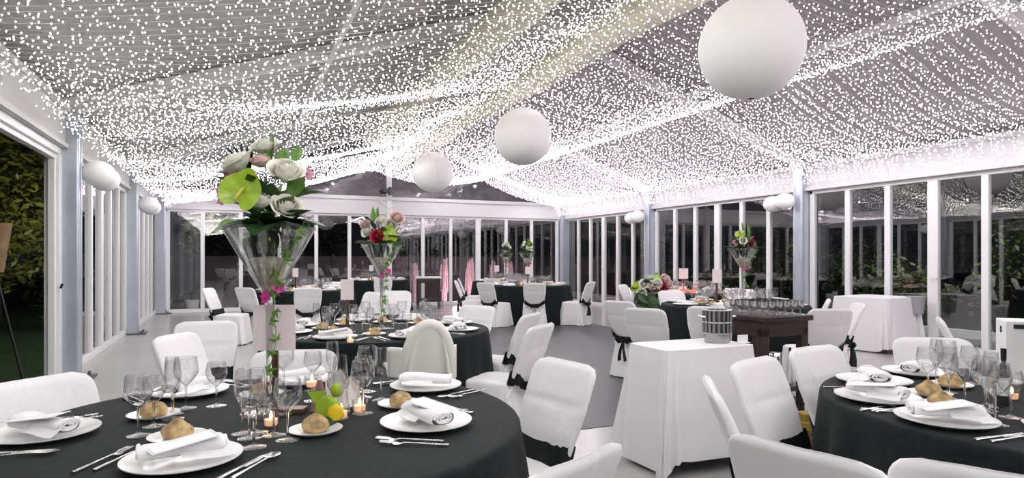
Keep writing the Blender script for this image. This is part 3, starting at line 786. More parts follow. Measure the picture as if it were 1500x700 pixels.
def napkin_mesh(seed):
    mb = MB()
    def fn(a, b):         # flattened roll with soft ends
        q = 2*PI*a; x = (b-.5)*.21; k = 1 if .03 < b < .97 else .85
        w = (.043 + .006*math.sin(b*5+seed))*k; h = (.021 + .003*math.sin(b*4+seed*2))*k
        return (x, sgnpow(math.cos(q), .8)*w, h + sgnpow(math.sin(q), .75)*h*.95)
    mb.grid(fn, 26, 20, True)
    for e, s in ((-.105, -1), (.105, 1)):      # the rolled ends
        pts = [(e + s*.001, .036*(1-k/40)*math.cos(k*.5), .021 + .017*(1-k/40)*math.sin(k*.5)) for k in range(30)]
        mb.tube(pts, .0052, 6)
    def flap(a, b):       # loose corner folded over
        x = -.02 + .13*a; y = -.075 + .14*b
        return (x - .25*y, y, .036*math.exp(-(y/.05)**2)*(1-.25*a) + .002 + .004*math.sin(a*4+b*3+seed))
    mb.grid(flap, 14, 14)
    return mb.mesh('napkin', 'white_cloth', 60)
NAP = [napkin_mesh(1), napkin_mesh(2.4)]
MENU = MB().box(-.043, .043, -.085, .085, 0, .0012).mesh('menu_card', 'card', 0)
mb = MB(); z0, z1 = .0012, .0016
for x0, x1, y0, y1 in ((-.038,.038,-.08,-.0785), (-.038,.038,.0785,.08), (-.038,-.0365,-.08,.08), (.0365,.038,-.08,.08)): mb.box(x0, x1, y0, y1, z0, z1)
MENUB = mb.mesh('printed_border', 'grey_print', 0)
mb = MB(); mb.tube([(0,-.1,.004),(0,-.04,.006),(0,.02,.008),(0,.04,.008)], [.007,.005,.0035,.0045], 8, True, .45)
mb.grid(lambda a, b: ((a-.5)*.024*(.5+.5*min(1,b*3)), .04+.03*b, .007-.003*math.sin(b*PI)), 6, 6)
for k in range(4): mb.tube([((k-1.5)*.0066, .069, .007), ((k-1.5)*.0066, .10, .009), ((k-1.5)*.0066, .112, .011)], [.0022,.002,.001], 6)
FORK = mb.mesh('fork', 'steel', 60)
mb = MB(); mb.tube([(0,-.115,.004),(0,-.05,.005),(0,.0,.005)], [.008,.0065,.005], 8, True, .5)
mb.add([(-.006,0,.003),(.008,0,.003),(.010,.06,.003),(.002,.115,.003),(-.006,.09,.003),(-.006,0,.0055),(.006,0,.005),(.008,.06,.0045),(.002,.114,.004),(-.006,.09,.0055)],
       [(0,4,3,2,1),(5,6,7,8,9),(0,1,6,5),(1,2,7,6),(2,3,8,7),(3,4,9,8),(4,0,5,9)])
KNIFE = mb.mesh('knife', 'steel', 50)
mb = MB(); mb.tube([(0,-.1,.004),(0,-.03,.006),(0,.04,.008),(0,.055,.007)], [.007,.004,.0035,.005], 8, True, .45)
mb.grid(lambda a, b: (.020*math.cos(2*PI*a)*b, .08+.030*math.sin(2*PI*a)*b, .004+.006*b*b), 20, 5, True)
SPOON = mb.mesh('spoon', 'steel', 60)

def setting(tk, p, desc, full=True, cut=True, menu=True, bread=(.27, -.17), glasses=True, gl=None, bi=0, plate=True, nap_spin=0, rel=None):
    """one place at table tk; p plate position; desc finishes each label; full=False: shared labels per table"""
    c, R = TC[tk]; p = Vector((p[0], p[1])); inn = (c-p).normalized(); rt = Vector((inn.y, -inn.x)); Z = .7605
    rz = math.atan2(inn.y, inn.x) - PI/2        # local +Y toward the table centre
    def at(i, r, dz=0): q = p + inn*i + rt*r; return (q.x, q.y, Z+dz)
    def lab(s): return '%s, %s' % (s, desc)
    def grp(s): return None if full else '%s on the black table %s' % (s, TN[tk])
    if plate:
        tag(put(PLATE, 'dinner_plate', None, at(0, 0), rz), lab('white dinner plate'), 'plate', grp('dinner plates'))
        tag(put(random.choice(NAP), 'napkin', None, at(0, 0, .0225), rz + .45 + nap_spin), lab('folded white napkin'), 'napkin', grp('napkins'))
        if menu:
            m = put(MENU, 'menu_card', None, mtx=Matrix.Translation(at(-.02, .015, .064)) @ Matrix.Rotation(rz-.85+nap_spin, 4, 'Z') @ Matrix.Rotation(.12, 4, 'X'))
            tag(m, lab('bordered menu card'), 'menu card', grp('menu cards')); put(MENUB, 'printed_border', m)
    if bread:
        q = at(*bread); tag(put(SPLATE, 'bread_plate', None, q, 0), lab('white bread plate'), 'plate', grp('bread plates'))
        tag(put(ROLL[bi % 3], 'bread_roll', None, (q[0], q[1], q[2]+.0055), bi*1.3), lab('golden bread roll'), 'bread', grp('bread rolls'))
    if cut:
        for me, n, r, i, w in ((FORK, 'fork', -.188, -.005, 'outer steel dinner fork'), (FORK, 'fork', -.226, -.03, 'second steel fork'), (KNIFE, 'knife', .185, -.01, 'steel table knife'), (SPOON, 'spoon', .215, 0, 'steel soup spoon')):
            q = at(i, r)
            if (Vector(q[:2])-c).length < R-.03:
                tag(put(me, n, None, q, rz + (.05 if r < 0 else -.04)), lab(w), 'cutlery', grp(n+'s'))
    if glasses:
        for kd, i, r in (gl or (('goblet', .27, -.02), ('wine', .25, .075), ('flute', .21, .16)) if full else (('goblet', .27, -.02), ('wine', .25, .075), ('flute', .21, .16), ('goblet', .34, .04), ('wine', .35, -.06))):
            glass(kd, at(i, r), lab(GLAB[kd]), full, grp('glasses' if full else GNAME[kd]+'s'))
# the table with the tallest vase
S1 = 'place %s, tallest vase table'
setting(1, (-1.47, 2.0), S1 % 'by the doorway chair', bi=1, gl=(('goblet',.28,.08),('wine',.30,-.03),('flute',.34,-.12)), nap_spin=.5)
setting(1, (-.90, 1.74), S1 % 'nearest the lens', bread=(.20,-.17), bi=0, gl=(('goblet',.25,.17),('wine',.29,.10),('flute',.31,.03)), nap_spin=.2)
setting(1, (-.287, 2.13), S1 % 'by the chair with wide sash', bread=(.33,-.13), bi=2, gl=(('goblet',.27,.13),('wine',.33,.05),('flute',.36,.14)), nap_spin=.35)
setting(1, (-.37, 2.73), S1 % 'before the high chair', bread=(.28,-.17), bi=1, menu=False, gl=(('goblet',.20,.14),('wine',.28,.06),('flute',.26,-.03)), nap_spin=.3)
setting(1, (-1.33, 2.62), S1 % 'by the sideways twin chairs', bi=2, menu=False, gl=(('goblet',.25,.12),('wine',.30,.03),('flute',.30,.19)))
setting(1, (-.96, 2.86), S1 % 'behind the pink card', bread=None, menu=False, cut=False, gl=(('goblet',.17,.04),('wine',.19,-.08),('flute',.20,-.16)))
for k, (px, py, kd) in enumerate(((365,642,'goblet'), (372,655,'wine'), (356,635,'flute'))):
    p = TP(px, py, .7605); glass(kd, p, '%s in the tight cluster before the tallest vase' % GLAB[kd])
# the table with the white box
S6 = 'place %s, white box table'
setting(6, (1.475, 2.165), S6 % 'nearest the lens', bi=0, gl=(('goblet',.27,-.05),('wine',.28,.03),('flute',.30,.12)), bread=(.20,-.16), nap_spin=.5)
setting(6, (1.44, 2.51), S6 % 'by the sideways chair', bi=0, bread=(.24,-.12), gl=(('goblet',.30,.03),('wine',.33,.12),('flute',.38,.05)), nap_spin=.2)
setting(6, (1.62, 2.85), S6 % 'by the cart side chair', bi=2, menu=False, bread=(.27,-.13), gl=(('goblet',.22,.10),('wine',.28,.02),('flute',.30,.16)), cut=False)
setting(6, (1.95, 3.06), S6 % 'farthest from the lens', bi=1, menu=False, bread=(.27,-.17), cut=False, gl=(('goblet',.20,.06),('wine',.24,-.03),('flute',.24,.16)))
setting(6, (1.87, 1.80), S6 % 'at the view edge', bi=2, bread=(.22,-.20), gl=(('goblet',.32,.06),('wine',.34,-.04),('flute',.28,.15)))
p = TP(1457, 622, .7605); glass('goblet', p, 'big clear goblet standing forward of the dark bottle', scale=1.1)
# the table behind the high chair
NM2 = ['facing the profile chairs', 'by the far chair back', 'beyond the vase', 'nearest the planter window', 'on the doorway side', 'toward the pink card', 'facing the high chair', 'beside the high chair']
for k in range(8):
    a = -.25 + k*PI/4
    setting(2, (T2.x+.67*math.cos(a), T2.y+.67*math.sin(a)), 'place %s, table behind high chair' % NM2[k], menu=(k in (5, 6, 7)), cut=(k in (0, 6, 7)), bi=k)
for tk, off in ((3, .2), (4, .1), (5, .3), (7, .0), (8, .4), (9, .2)):
    c, R = TC[tk]
    for k in range(8):
        a = off + k*PI/4; setting(tk, (c.x+(R-.19)*math.cos(a), c.y+(R-.19)*math.sin(a)), 'black table %s' % TN[tk], full=False, cut=False, menu=False, bi=k)

# ------------------------------------------------------------------ flowers and vases
def petal_patch(mb, n, tilt, r0, length, width, z0, phase, curl):
    for k in range(n):
        a0 = 2*PI*k/n + phase
        def fn(a, b):
            w = (a-.5)*2; rr = r0 + length*b*math.sin(tilt) + curl*b*b; z = z0 + length*b*math.cos(tilt) - curl*.6*b*b
            ww = width*(math.sin(min(1, b*1.15+.12)*PI*.62)); q = a0 + w*ww/max(rr, .3)
            rr2 = rr*(1 - .10*w*w)
            return (rr2*math.cos(q), rr2*math.sin(q), z - .04*w*w*b)
        mb.grid(fn, 6, 6)
def rose_mesh(m, open_=1.0):
    mb = MB()                       # cupped petals wrapped round one another, unit radius about 1
    mb.ball((0,0,.45), .30, .30, .42, 14, 10)
    for r, n, h, ph, lean in ((.34,3,.86,0,-.10), (.48,4,.84,.6,-.02), (.62,5,.76,.2,.10*open_), (.76,5,.66,.9,.24*open_), (.88,6,.50,.4,.42*open_)):
        for k in range(n):
            a0 = 2*PI*k/n + ph; half = PI/n*1.45
            def fn(a, b):
                w = (a-.5)*2; q = a0 + w*half*(1-.18*b*b); up = math.sin(b*PI/2)
                rr = r*(.35 + .65*math.sin(min(1, b*1.6)*PI/2)) + lean*b**3 + .05*w - .03*w*w
                z = -.28 + (h+.28+.12)*b*(1-.16*w*w*b) - .10*max(0, lean)*b**4*2
                return (rr*math.cos(q), rr*math.sin(q), z + .02*math.sin(5*w+k))
            mb.grid(fn, 8, 8)
    return mb.mesh('rose', m, 80)
ROSE = {m: rose_mesh(m) for m in ('petal_white', 'petal_red', 'petal_blush')}
BUD = {m: rose_mesh(m, .45) for m in ('petal_white', 'petal_blush', 'petal_pink')}
mb = MB()
def heart(a, b):
    q = 2*PI*a; r = b*(1.0 - .62*math.exp(-((q if q < PI else q-2*PI)/.38)**2) + .28*math.exp(-((q-PI)/.30)**2))
    x = r*math.cos(q - 0)*.9; y = r*math.sin(q)
    return (y, -x, .16*(x*x+y*y) + .10*abs(y) + .02*math.sin(6*q)*b)
mb.grid(heart, 48, 10, True); SPATHE = mb.mesh('anthurium', 'lime', 80)
SPAD = MB().tube([(0,.28,.05),(0,.1,.16),(0,-.15,.24),(0,-.42,.28),(0,-.46,.28)], [.03,.07,.075,.06,.02], 12).mesh('spadix', 'spadix', 80)
def leaf_mesh(m, w=.3, curl=.25):
    mb = MB()
    def fn(a, b):
        x = (a-.5)*2; ww = w*math.sin(PI*min(1, b**.8*.97+.02))**.8; y = b
        return (x*ww, y, -curl*b*b + .10*abs(x)*ww/w)
    mb.grid(fn, 6, 12); return mb.mesh('leaf', m, 80)
LEAF = {'d': leaf_mesh('leaf_dark'), 'm': leaf_mesh('leaf_mid'), 'n': leaf_mesh('leaf_mid', .12, .15), 'g': leaf_mesh('leaf_dark', .03, .12), 'b': leaf_mesh('leaf_dark', .42, .4)}
mb = MB(); pts = []
for k, (r, a) in enumerate(((.12,0),(.55,-.05),(.42,.35),(1.0,.75),(.42,1.15),(.62,1.3),(1.15,PI/2+.0),(.62,PI-1.3),(.42,PI-1.15),(1.0,PI-.75),(.42,PI-.35),(.55,PI+.05),(.12,PI))):
    pts.append((r*math.cos(a), r*math.sin(a), .08*math.sin(k)))
mb.add([(0,0,.06)] + pts, [(0, k+1, k+2) for k in range(len(pts)-1)])
IVY = mb.mesh('ivy_leaf', 'leaf_mid', 0)
mb = MB()
for k in range(5):
    a = 2*PI*k/5
    mb.grid(lambda s, t, a=a: ((t*1.0*math.cos(a) + (s-.5)*1.1*math.sin(PI*min(1,t+.1))*-math.sin(a)), (t*1.0*math.sin(a) + (s-.5)*1.1*math.sin(PI*min(1,t+.1))*math.cos(a)), .25*t*t-.1*abs(s-.5)), 4, 5)
mb.ball((0,0,.08), .18, n=8, m=6)
ORCH = {m: None for m in ('petal_pink', 'magenta')}
for m in ORCH: ORCH[m] = mb.mesh('orchid', m, 80)

VASE = dict(
 bowl=MB().lathe([(.012,.405),(.022,.425),(.060,.49),(.105,.567),(.162,.668),(.164,.672),(.160,.671),(.103,.570),(.058,.495),(.016,.43)], 48).mesh('bowl', 'vase_glass', 70),
 stem=MB().lathe([(0,.42),(.016,.42),(.020,.405),(.016,.37),(.0135,.30),(.0125,.18),(.0135,.06),(.018,.025),(.024,.014),(0,.014)], 24).mesh('stem', 'crystal', 70),
 foot=MB().lathe([(.024,.014),(.06,.009),(.098,.006),(.10,.003),(.098,.0005),(0,.0005)], 40).mesh('foot', 'vase_glass', 70),
 fill=MB().lathe([(0,.432),(.014,.434),(.052,.498),(.078,.545),(.074,.556),(.04,.563),(0,.566)], 32).mesh('pebble_filling', 'pebble', 70))
def vase(p, label):
    o = thing('martini_vase', label, 'vase', p, 0, 'martini vases')
    for n in ('bowl', 'stem', 'foot'): put(VASE[n], n, o)
    return o
def arrangement(p, label, seed, spec=None, ivy=True, rim=.668, fill=True, cat='flower arrangement', spread=1.0):
    """p: foot of the vase; flowers start at rim height. spec rows: (kind, dx, dy, dz, size, normal)"""
    rnd = random.Random(seed); o = thing('flower_arrangement', label, cat, p, 0, 'flower arrangements')
    top = rim
    if fill: put(VASE['fill'], 'pebble_filling', o)
    mb = MB()
    for k in range(14):
        a = rnd.random()*2*PI; r = rnd.random()*.10*spread
        mb.tube([(0,0,top-.10), (r*.4*math.cos(a), r*.4*math.sin(a), top), (r*math.cos(a), r*math.sin(a), top+.08+rnd.random()*.12)], .003, 5)
    mb.build('stem_bundle', 'leaf_dark', o)
    n_l = 36
    for k in range(n_l):      # collar of leaves at the rim, then upright ones
        a = 2*PI*k/n_l + rnd.uniform(-.2,.2); low = k % 2 == 0
        rr = (.03 + .05*rnd.random())*spread; el = rnd.uniform(.05,.5) if low else rnd.uniform(.35,1.1)
        d = Vector((math.cos(a)*math.cos(el), math.sin(a)*math.cos(el), math.sin(el)))
        nrm = Vector((0,0,1)) - d*d.z if abs(d.z) < .95 else Vector((1,0,0))
        mt = look(nrm, d, 0, (rnd.uniform(.11,.17) if low else rnd.uniform(.10,.16))*spread, (rr*math.cos(a), rr*math.sin(a), top + .005 + (.0 if low else rnd.random()*.10)))
        put(LEAF[rnd.choice('ddmbd' if low else 'dmn')], 'leaf', o, mtx=mt)
    if fill:
        for k in range(9):        # leaves pushed down inside the bowl
            a = rnd.random()*2*PI; r = rnd.random()*.05
            put(LEAF['d'], 'leaf', o, mtx=look((math.cos(a), math.sin(a), .4), Vector((.3*math.cos(a), .3*math.sin(a), -1)), 0, .085, (r*math.cos(a), r*math.sin(a), top-.005)))
    if spec is None:
        spec = []
        kinds = ['white','white','bud','anth','blush','bud','orchid','white']
        for k, kd in enumerate(kinds):
            a = 2*PI*k/len(kinds) + rnd.uniform(-.3,.3) - PI/2; r = rnd.uniform(.03,.11)*spread; z = rnd.uniform(.07,.24)
            spec.append((kd, r*math.cos(a), r*math.sin(a), z, rnd.uniform(.85,1.1), (math.cos(a), math.sin(a), .7)))
        spec.append(('tall', .02, 0, .18, 1, (0,-1,.4))); spec.append(('tall', -.03, .01, .16, 1, (0,-1,.4)))
    for kd, x, y, z, s, nrm in spec:
        L = (x, y, top+z)
        if kd == 'white': put(ROSE['petal_white'], 'white_rose', o, mtx=look(nrm, Vector((0,0,1)), rnd.random()*6, .047*s, L))
        elif kd == 'red': put(ROSE['petal_red'], 'red_rose', o, mtx=look(nrm, Vector((0,0,1)), rnd.random()*6, .042*s, L))
        elif kd == 'blushrose': put(ROSE['petal_blush'], 'pink_rose', o, mtx=look(nrm, Vector((0,0,1)), rnd.random()*6, .046*s, L))
        elif kd == 'bud': put(BUD['petal_white'], 'white_bud', o, mtx=look(nrm, Vector((0,0,1)), rnd.random()*6, .036*s, L))
        elif kd == 'blush': put(BUD['petal_blush'], 'pink_bud', o, mtx=look(nrm, Vector((0,0,1)), rnd.random()*6, .034*s, L))
        elif kd == 'anth':
            an = put(SPATHE, 'anthurium', o, mtx=look(nrm, Vector((.35,0,1)), 0, .078*s, L)); put(SPAD, 'spadix', an)
        elif kd == 'orchid':
            put(ORCH['petal_pink'], 'orchid', o, mtx=look(nrm, Vector((0,0,1)), rnd.random()*6, .034*s, L))
        elif kd == 'tall': put(LEAF['n'], 'lily_leaf', o, mtx=look(nrm, Vector((x*1.5, 0, 1)), 0, .15*s, L))
        elif kd == 'leaf': put(LEAF['m'], 'leaf', o, mtx=look(nrm, Vector((x, 0, .5)), 0, .13*s, L))
        elif kd == 'grass':
            for q in range(7):
                put(LEAF['g'], 'grass_blade', o, mtx=look((rnd.uniform(-.3,.3), -1, .3), Vector((-.55+.12*q-.2, rnd.uniform(-.2,.2), 1)), 0, .17*s, L))
    if ivy:
        vn = MB(); pts = []
        for k in range(16):
            t = k/15; pts.append((.02 + .125*(1-t)**.6*max(0, 1-t*1.5) + .016*math.sin(t*9+seed), -.035-.06*max(0, 1-t*2), top + .03 - t*.54))
        vn.tube(pts, .0015, 6); vine = vn.build('ivy_vine', 'leaf_mid', o)
        for k in (1,2,3,4,5,6,7,9,10,12,13,15):
            q = pts[k]; put(IVY, 'ivy_leaf', vine, mtx=look((rnd.uniform(-.6,.6), -1, rnd.uniform(-.1,.6)), Vector((rnd.uniform(-1,1), 0, rnd.uniform(-1,.3))), 0, rnd.uniform(.030,.046), (q[0]+rnd.uniform(-.012,.012), q[1]-.008, q[2])))
        for k in (7, 8):
            q = pts[k]; put(ORCH['magenta'], 'magenta_flower', vine, mtx=look((.4 if k == 7 else -.5, -1, .2), Vector((0,0,1)), k, .026, (q[0]+(.02 if k == 7 else -.025), q[1]-.012, q[2]+.01)))
    return o
VP1 = Vector((-.876, 2.30, .7605))
F1 = (-.12, -1, .25)
spec1 = [('anth',-.035,-.15,.11,1.0,(-.1,-1,.25)), ('white',-.098,-.03,.215,1.15,(-.5,-.4,.8)), ('white',.075,-.05,.185,1.12,(.3,-.55,.8)), ('bud',.006,-.11,.075,1.15,(.1,-.45,.9)),
         ('white',.085,-.07,.06,1.0,(.45,-.6,.7)), ('white',-.02,.02,.285,.95,(-.1,-.5,.9)), ('orchid',-.135,-.05,.155,1.0,(-.5,-.9,.2)), ('orchid',-.165,-.03,.13,.9,(-.7,-.8,.1)),
         ('orchid',-.115,-.06,.185,.9,(-.3,-.9,.4)), ('orchid',-.15,-.05,.10,.8,(-.5,-1,0)), ('orchid',.13,.02,.20,.8,(.6,-.8,.2)), ('blush',-.015,-.04,.225,1.0,(0,-.5,1)),
         ('tall',.005,-.03,.20,1.0,(0,-1,.2)), ('tall',.03,-.02,.17,.8,(.2,-1,.2)), ('leaf',.09,.0,.24,.55,(.1,-1,.3)), ('leaf',.05,-.02,.22,.6,(.1,-1,.2)), ('grass',-.06,-.02,.17,1.05,(0,-1,0)), ('leaf',.10,-.05,.11,.8,(.1,-1,.3))]
vase(VP1, 'tall clear martini glass vase with cream pebbles, largest one, on the front black table')
arrangement(VP1, 'large bouquet with lime anthurium and white roses in the tallest looking vase', 1, spec1)
VP2 = Vector((-1.03, 5.03, .7605))
spec2 = [('anth',.06,-.09,.06,1.0,(.3,-1,.2)), ('red',-.01,-.11,.055,1.05,(-.1,-1,.3)), ('white',-.10,-.04,.10,.9,(-.5,-.8,.3)), ('blush',-.12,-.03,.15,1.1,(-.6,-.5,.6)), ('blush',-.09,-.05,.17,1.0,(-.5,-.6,.8)),
         ('white',.07,-.02,.14,1.0,(.3,-.8,.5)), ('blushrose',.12,-.02,.20,1.1,(.4,-.7,.6)), ('bud',.0,-.03,.18,1.0,(0,-.6,.8)), ('tall',-.06,-.02,.16,1.0,(0,-1,.2)), ('tall',-.03,-.02,.17,.9,(0,-1,.2)), ('leaf',.09,-.04,.03,.8,(0,-1,.4))]
vase(VP2, 'clear martini glass vase on the table behind the high chair')
arrangement(VP2, 'bouquet with crimson rose and lime anthurium in the vase behind the high chair', 2, spec2)
for c, nm, nm2, sd in ((T4, 'taller looking of the twin vases by the corner post', 'blush and white bouquet in the taller twin vase by the corner post', 3), (T4b, 'smaller looking of the twin vases, on the rear table', 'blush and white bouquet in the smaller twin vase on the rear table', 4)):
    q = Vector((c.x + (-.05 if sd == 3 else 0), c.y, .7605)); vase(q, 'clear martini glass vase, ' + nm); arrangement(q, nm2, sd)
VP5 = Vector((2.82, 7.78, .7605)); vase(VP5, 'clear martini glass vase on the table behind the glass-laden cart')
arrangement(VP5, 'upright bouquet with green and red blooms above the table behind the cart', 6,
  [('anth',-.06,-.06,.17,.75,(-.2,-.9,.4)), ('white',-.02,-.07,.10,.8,(0,-1,.3)), ('red',.07,-.06,.06,.8,(.4,-.9,.2)), ('orchid',-.12,-.04,.09,.9,(-.6,-.8,.1)), ('orchid',-.10,-.05,.06,.8,(-.5,-.9,0)), ('bud',-.03,-.05,.2,.8,(0,-.5,.9)),
   ('tall',.06,-.02,.16,1.1,(0,-1,.2)), ('tall',.0,-.02,.19,1.0,(0,-1,.2)), ('leaf',.10,-.05,.0,1.1,(0,-1,.4)), ('red',.09,-.06,.10,.6,(.5,-.8,.2))])
VP6 = Vector((2.22, 2.42, .7605)); vase(VP6, 'clear martini glass vase just outside the view on the white box table')
o6 = arrangement(VP6, 'bouquet on the white box table, one green leaf reaching into view', 8)
put(LEAF['m'], 'leaf', o6, mtx=look((.1,-.6,.8), Vector((-.95,-.2,-.12)), 0, .30, (.02, -.02, .70)))
# low bouquet spilling over the edge of the red candle table
pb = Vector((2.16, 10.05, .7605))
ob = arrangement(pb, 'low bouquet of lime, cream and pink flowers trailing leaves over the table edge', 11,
  [('anth',-.20,-.10,.10,.9,(-.5,-.8,.3)), ('anth',-.24,-.06,.04,.9,(-.7,-.7,.1)), ('white',-.10,-.12,.12,1.35,(-.2,-.9,.4)), ('white',.02,-.14,.10,1.35,(0,-1,.3)), ('white',.10,-.14,.13,1.35,(.2,-.9,.4)), ('blushrose',.05,-.16,.05,1.4,(0,-1,.2)),
   ('red',.18,-.12,.10,1.5,(.3,-.9,.3)), ('red',.20,-.12,.04,1.3,(.4,-.9,.1)), ('blushrose',.28,-.08,.12,1.4,(.5,-.8,.4)), ('blushrose',.24,-.06,.2,1.4,(.3,-.7,.6)), ('white',-.14,-.15,-.02,1.35,(-.2,-1,.1)), ('anth',.12,-.06,.22,.8,(.1,-.7,.7)), ('bud',.0,-.05,.22,1.2,(0,-.5,.9)), ('leaf',.1,-.05,.2,1,(0,-1,.4))],
  ivy=False, rim=.03, fill=False, spread=1.5)
rnd = random.Random(5)
for k in range(34):
    a = rnd.uniform(-2.6,-.9); q = (.22*math.cos(a)+rnd.uniform(-.14,.10), -.16+rnd.uniform(-.1,.0), .02 - rnd.random()*.42)
    put(LEAF[rnd.choice('db')], 'trailing_leaf', ob, mtx=look((rnd.uniform(-.4,.4), -1, .4), Vector((rnd.uniform(-.7,.7), -.2, -.6)), 0, rnd.uniform(.16,.24), q))

# ------------------------------------------------------------------ smaller things on the tables
def number_stand(p, rz, w, h, zc, label, base_dx=.05, mark=False):
    o = thing('table_card_stand', label, 'table card', p, rz, 'table card stands')
    b = MB().box(-.06+base_dx, .06+base_dx, -.03, .03, 0, .018).build('base', 'stand_wood', o); bevel(b, .003)
    MB().box(-.011, .011, -.006, .006, .0, zc).build('upright', 'stand_wood', o)
    b = MB().box(-w/2, w/2, -.011, -.007, zc-h*.45, zc+h*.55).build('card', 'pink_card', o); b['label'] = 'pale pink card'
    tx = MB()
    if mark: tx.box(-.022, .022, -.0125, -.011, zc+h*.40, zc+h*.40+.008).build('printed_mark', 'grey_print', o)
    return o
p = TP(403, 604, .7605); number_stand((p.x, p.y, .7605), .05, .150, .165, .30, 'dark wooden stand holding a pale pink card beside the tallest vase')
p = TP(509, 489, .7605); number_stand((p.x, p.y, .7605), .0, .095, .15, .32, 'dark wooden stand with pale pink card on the table behind the high chair', 0)
for px, c, nm in ((433, T3, 'by the planter pot window'), (544, T3b, 'against the back glazing'), (773, T4, 'with the taller twin vase'), (728, T4b, 'at the rear with the smaller twin vase')):
    d = c.y - .15; number_stand(((px-750)/F*d, d, .7605), 0, .10, .15, .30, 'small pink card on a stand, table %s' % nm, 0)
number_stand(((1001-750)/F*10.3, 10.3, .7605), 0, .15, .17, .30, 'pale pink card on its stand among the red candles', 0, True)
number_stand(((1050-750)/F*7.5, 7.5, .7605), 0, .11, .16, .34, 'pale pink card on its stand between ice bucket and red candles', 0)
p = Vector((1.80, 2.13, .7605)); number_stand(p, .1, .12, .13, .10, 'pale pink card on a dark base beside the bottle on the white box table', 0)

def tealight(p, label, red=False, group=None, stem=False):
    o = thing('candle_holder', label, 'candle', p, 0, group)
    z0 = .055 if stem else 0
    if stem: MB().lathe([(0,.0005),(.03,.001),(.032,.003),(.006,.008),(.004,.03),(.006,.05),(.012,.056)], 20).build('stem', 'stem_glass', o)
    MB().lathe([(0,.003+z0),(.022,.003+z0),(.027,.012+z0),(.029,.045+z0)], 24).build('cup', 'red_glass' if red else 'stem_glass', o)
    MB().lathe([(0,.005+z0),(.020,.005+z0),(.021,.024+z0),(0,.023+z0)], 16).build('candle', 'wax', o)
    MB().lathe([(0,.025+z0),(.0045,.030+z0),(.005,.036+z0),(.002,.046+z0),(0,.052+z0)], 10).build('flame', 'flame', o)
    return o
for px, py, st, nm in ((397,624,False,'in front of the pink card stand'), (457,588,True,'raised on a stem behind the leafy favour'), (500,612,False,'beside the leafy yellow and green favour'), (527,603,False,'between two glasses past the leafy favour')):
    p = TP(px, py, .7605); tealight(p, 'lit tealight in a clear cup, %s' % nm, stem=st)
for px, py, nm in ((510,492,'by the card stand behind the high chair'), (513,502,'nearest the high chair on the far table'), (542,491,'next to the second vase foot')):
    p = TP(px, py, .7605); tealight(p, 'lit tealight in a clear cup %s' % nm)
for c, tk in ((T3,3), (T4,4), (T5,5), (T3b,8)):
    for k in range(3):
        a = 1.2 + k*2.1; tealight((c.x+.17*math.cos(a), c.y+.17*math.sin(a), .7605), 'lit tealight on the black table %s' % TN[tk], group='tealights on the table %s' % TN[tk])
tealight((1.98, 2.52, .7605), 'lit tealight by the pink card on the white box table')
for k in range(9):
    tealight(((980+k*5.2-750)/F*10.15, 10.15+.03*(k % 2), .7605), 'red glass candle cup in the glowing row on the table with low bouquet', red=True, group='red candle cups')
# leafy favour (lime leaves with yellow middle) and paper cones on the front table
p = TP(481, 624, .7605); o = thing('floral_favour', 'bright green and yellow leafy favour standing on the front black table', 'decoration', p, 0)
b = MB()
b.grid(lambda a, s: (.045*math.sin(PI*s)**.6*(a-.5)*2, -.015*(1-(2*a-1)**2), .004+.10*s), 10, 14); b.build('leaf_wrap', 'lime', o, smooth=80)
b = MB(); b.ball((.022,.012,.118), .019, .018, .024, 14, 10, .15, 2); b.build('bud', 'lime', o)
b = MB(); b.ball((.03,-.02,.05), .026, .012, .028, 14, 10, .3, 4); b.build('yellow_petals', 'leaf_print', o)
b = MB(); b.lathe([(0,0),(.03,0),(.034,.03),(.028,.034),(0,.034)], 20); b.build('green_base', 'leaf_dark', o)
b = MB(); b.grid(lambda a, s: (-.02+.03*(a-.5)*2*s - .03*s, .025+.01*a, .02+.09*s), 6, 6); b.build('back_leaf', 'lime', o, smooth=80)
p = TP(468, 600, .7605); o = thing('paper_cone', 'mauve folded paper cone behind the leafy favour', 'decoration', p, .3)
MB().lathe([(.038,.0),(.030,.04),(.002,.135)], 5).build('cone', 'purple_paper', o, smooth=0); MB().lathe([(.002,.112),(.009,.11),(.004,.138)], 8).build('tie', 'card', o)
p = TP(500, 596, .7605); o = thing('paper_flower', 'white folded paper petals standing behind the yellow favour', 'decoration', p, 0)
for k, (x, a, h) in enumerate(((-.035,.5,.13), (.0,-.2,.145), (.03,.3,.12), (.05,-.6,.09))):
    q = MB(); q.add([(x-.02,.0,.0),(x+.02,.01,.0),(x+.03+a*.02,.012,h*.7),(x+a*.03,.0,h),(x-.025,-.006,h*.75),(x,.02,h*.4)], [(0,1,5),(1,2,5),(2,3,5),(3,4,5),(4,0,5)]); q.build('paper_petal', 'card', o, smooth=0)
MB().lathe([(0,0),(.035,0),(.035,.008),(0,.008)], 16).build('paper_base', 'card', o)
# dark bottles
def bottle(p, label, m='black_print', h=.29, r=.036, name='wine_bottle'):
    o = thing(name, label, 'bottle', p, 0)
    MB().lathe([(0,.003),(r*.9,0),(r,.008),(r,h*.6),(r*.8,h*.68),(r*.38,h*.76),(r*.36,h*.97),(r*.42,h*.975),(r*.42,h),(0,h)], 24).build('body', m, o)
    MB().lathe([(r*.40,h*.80),(r*.44,h*.80),(r*.46,h*1.005),(0,h*1.008)], 20).build('capsule', 'black_satin', o)
    MB().lathe([(r*1.01,h*.18),(r*1.015,h*.18),(r*1.015,h*.5),(r*1.01,h*.5)], 24).build('paper_label', 'card', o)
    return o
bottle(((1470-750)/F*2.42, 2.42, .7605), 'slim dark bottle among the glasses on the white box table', h=.215, r=.021)
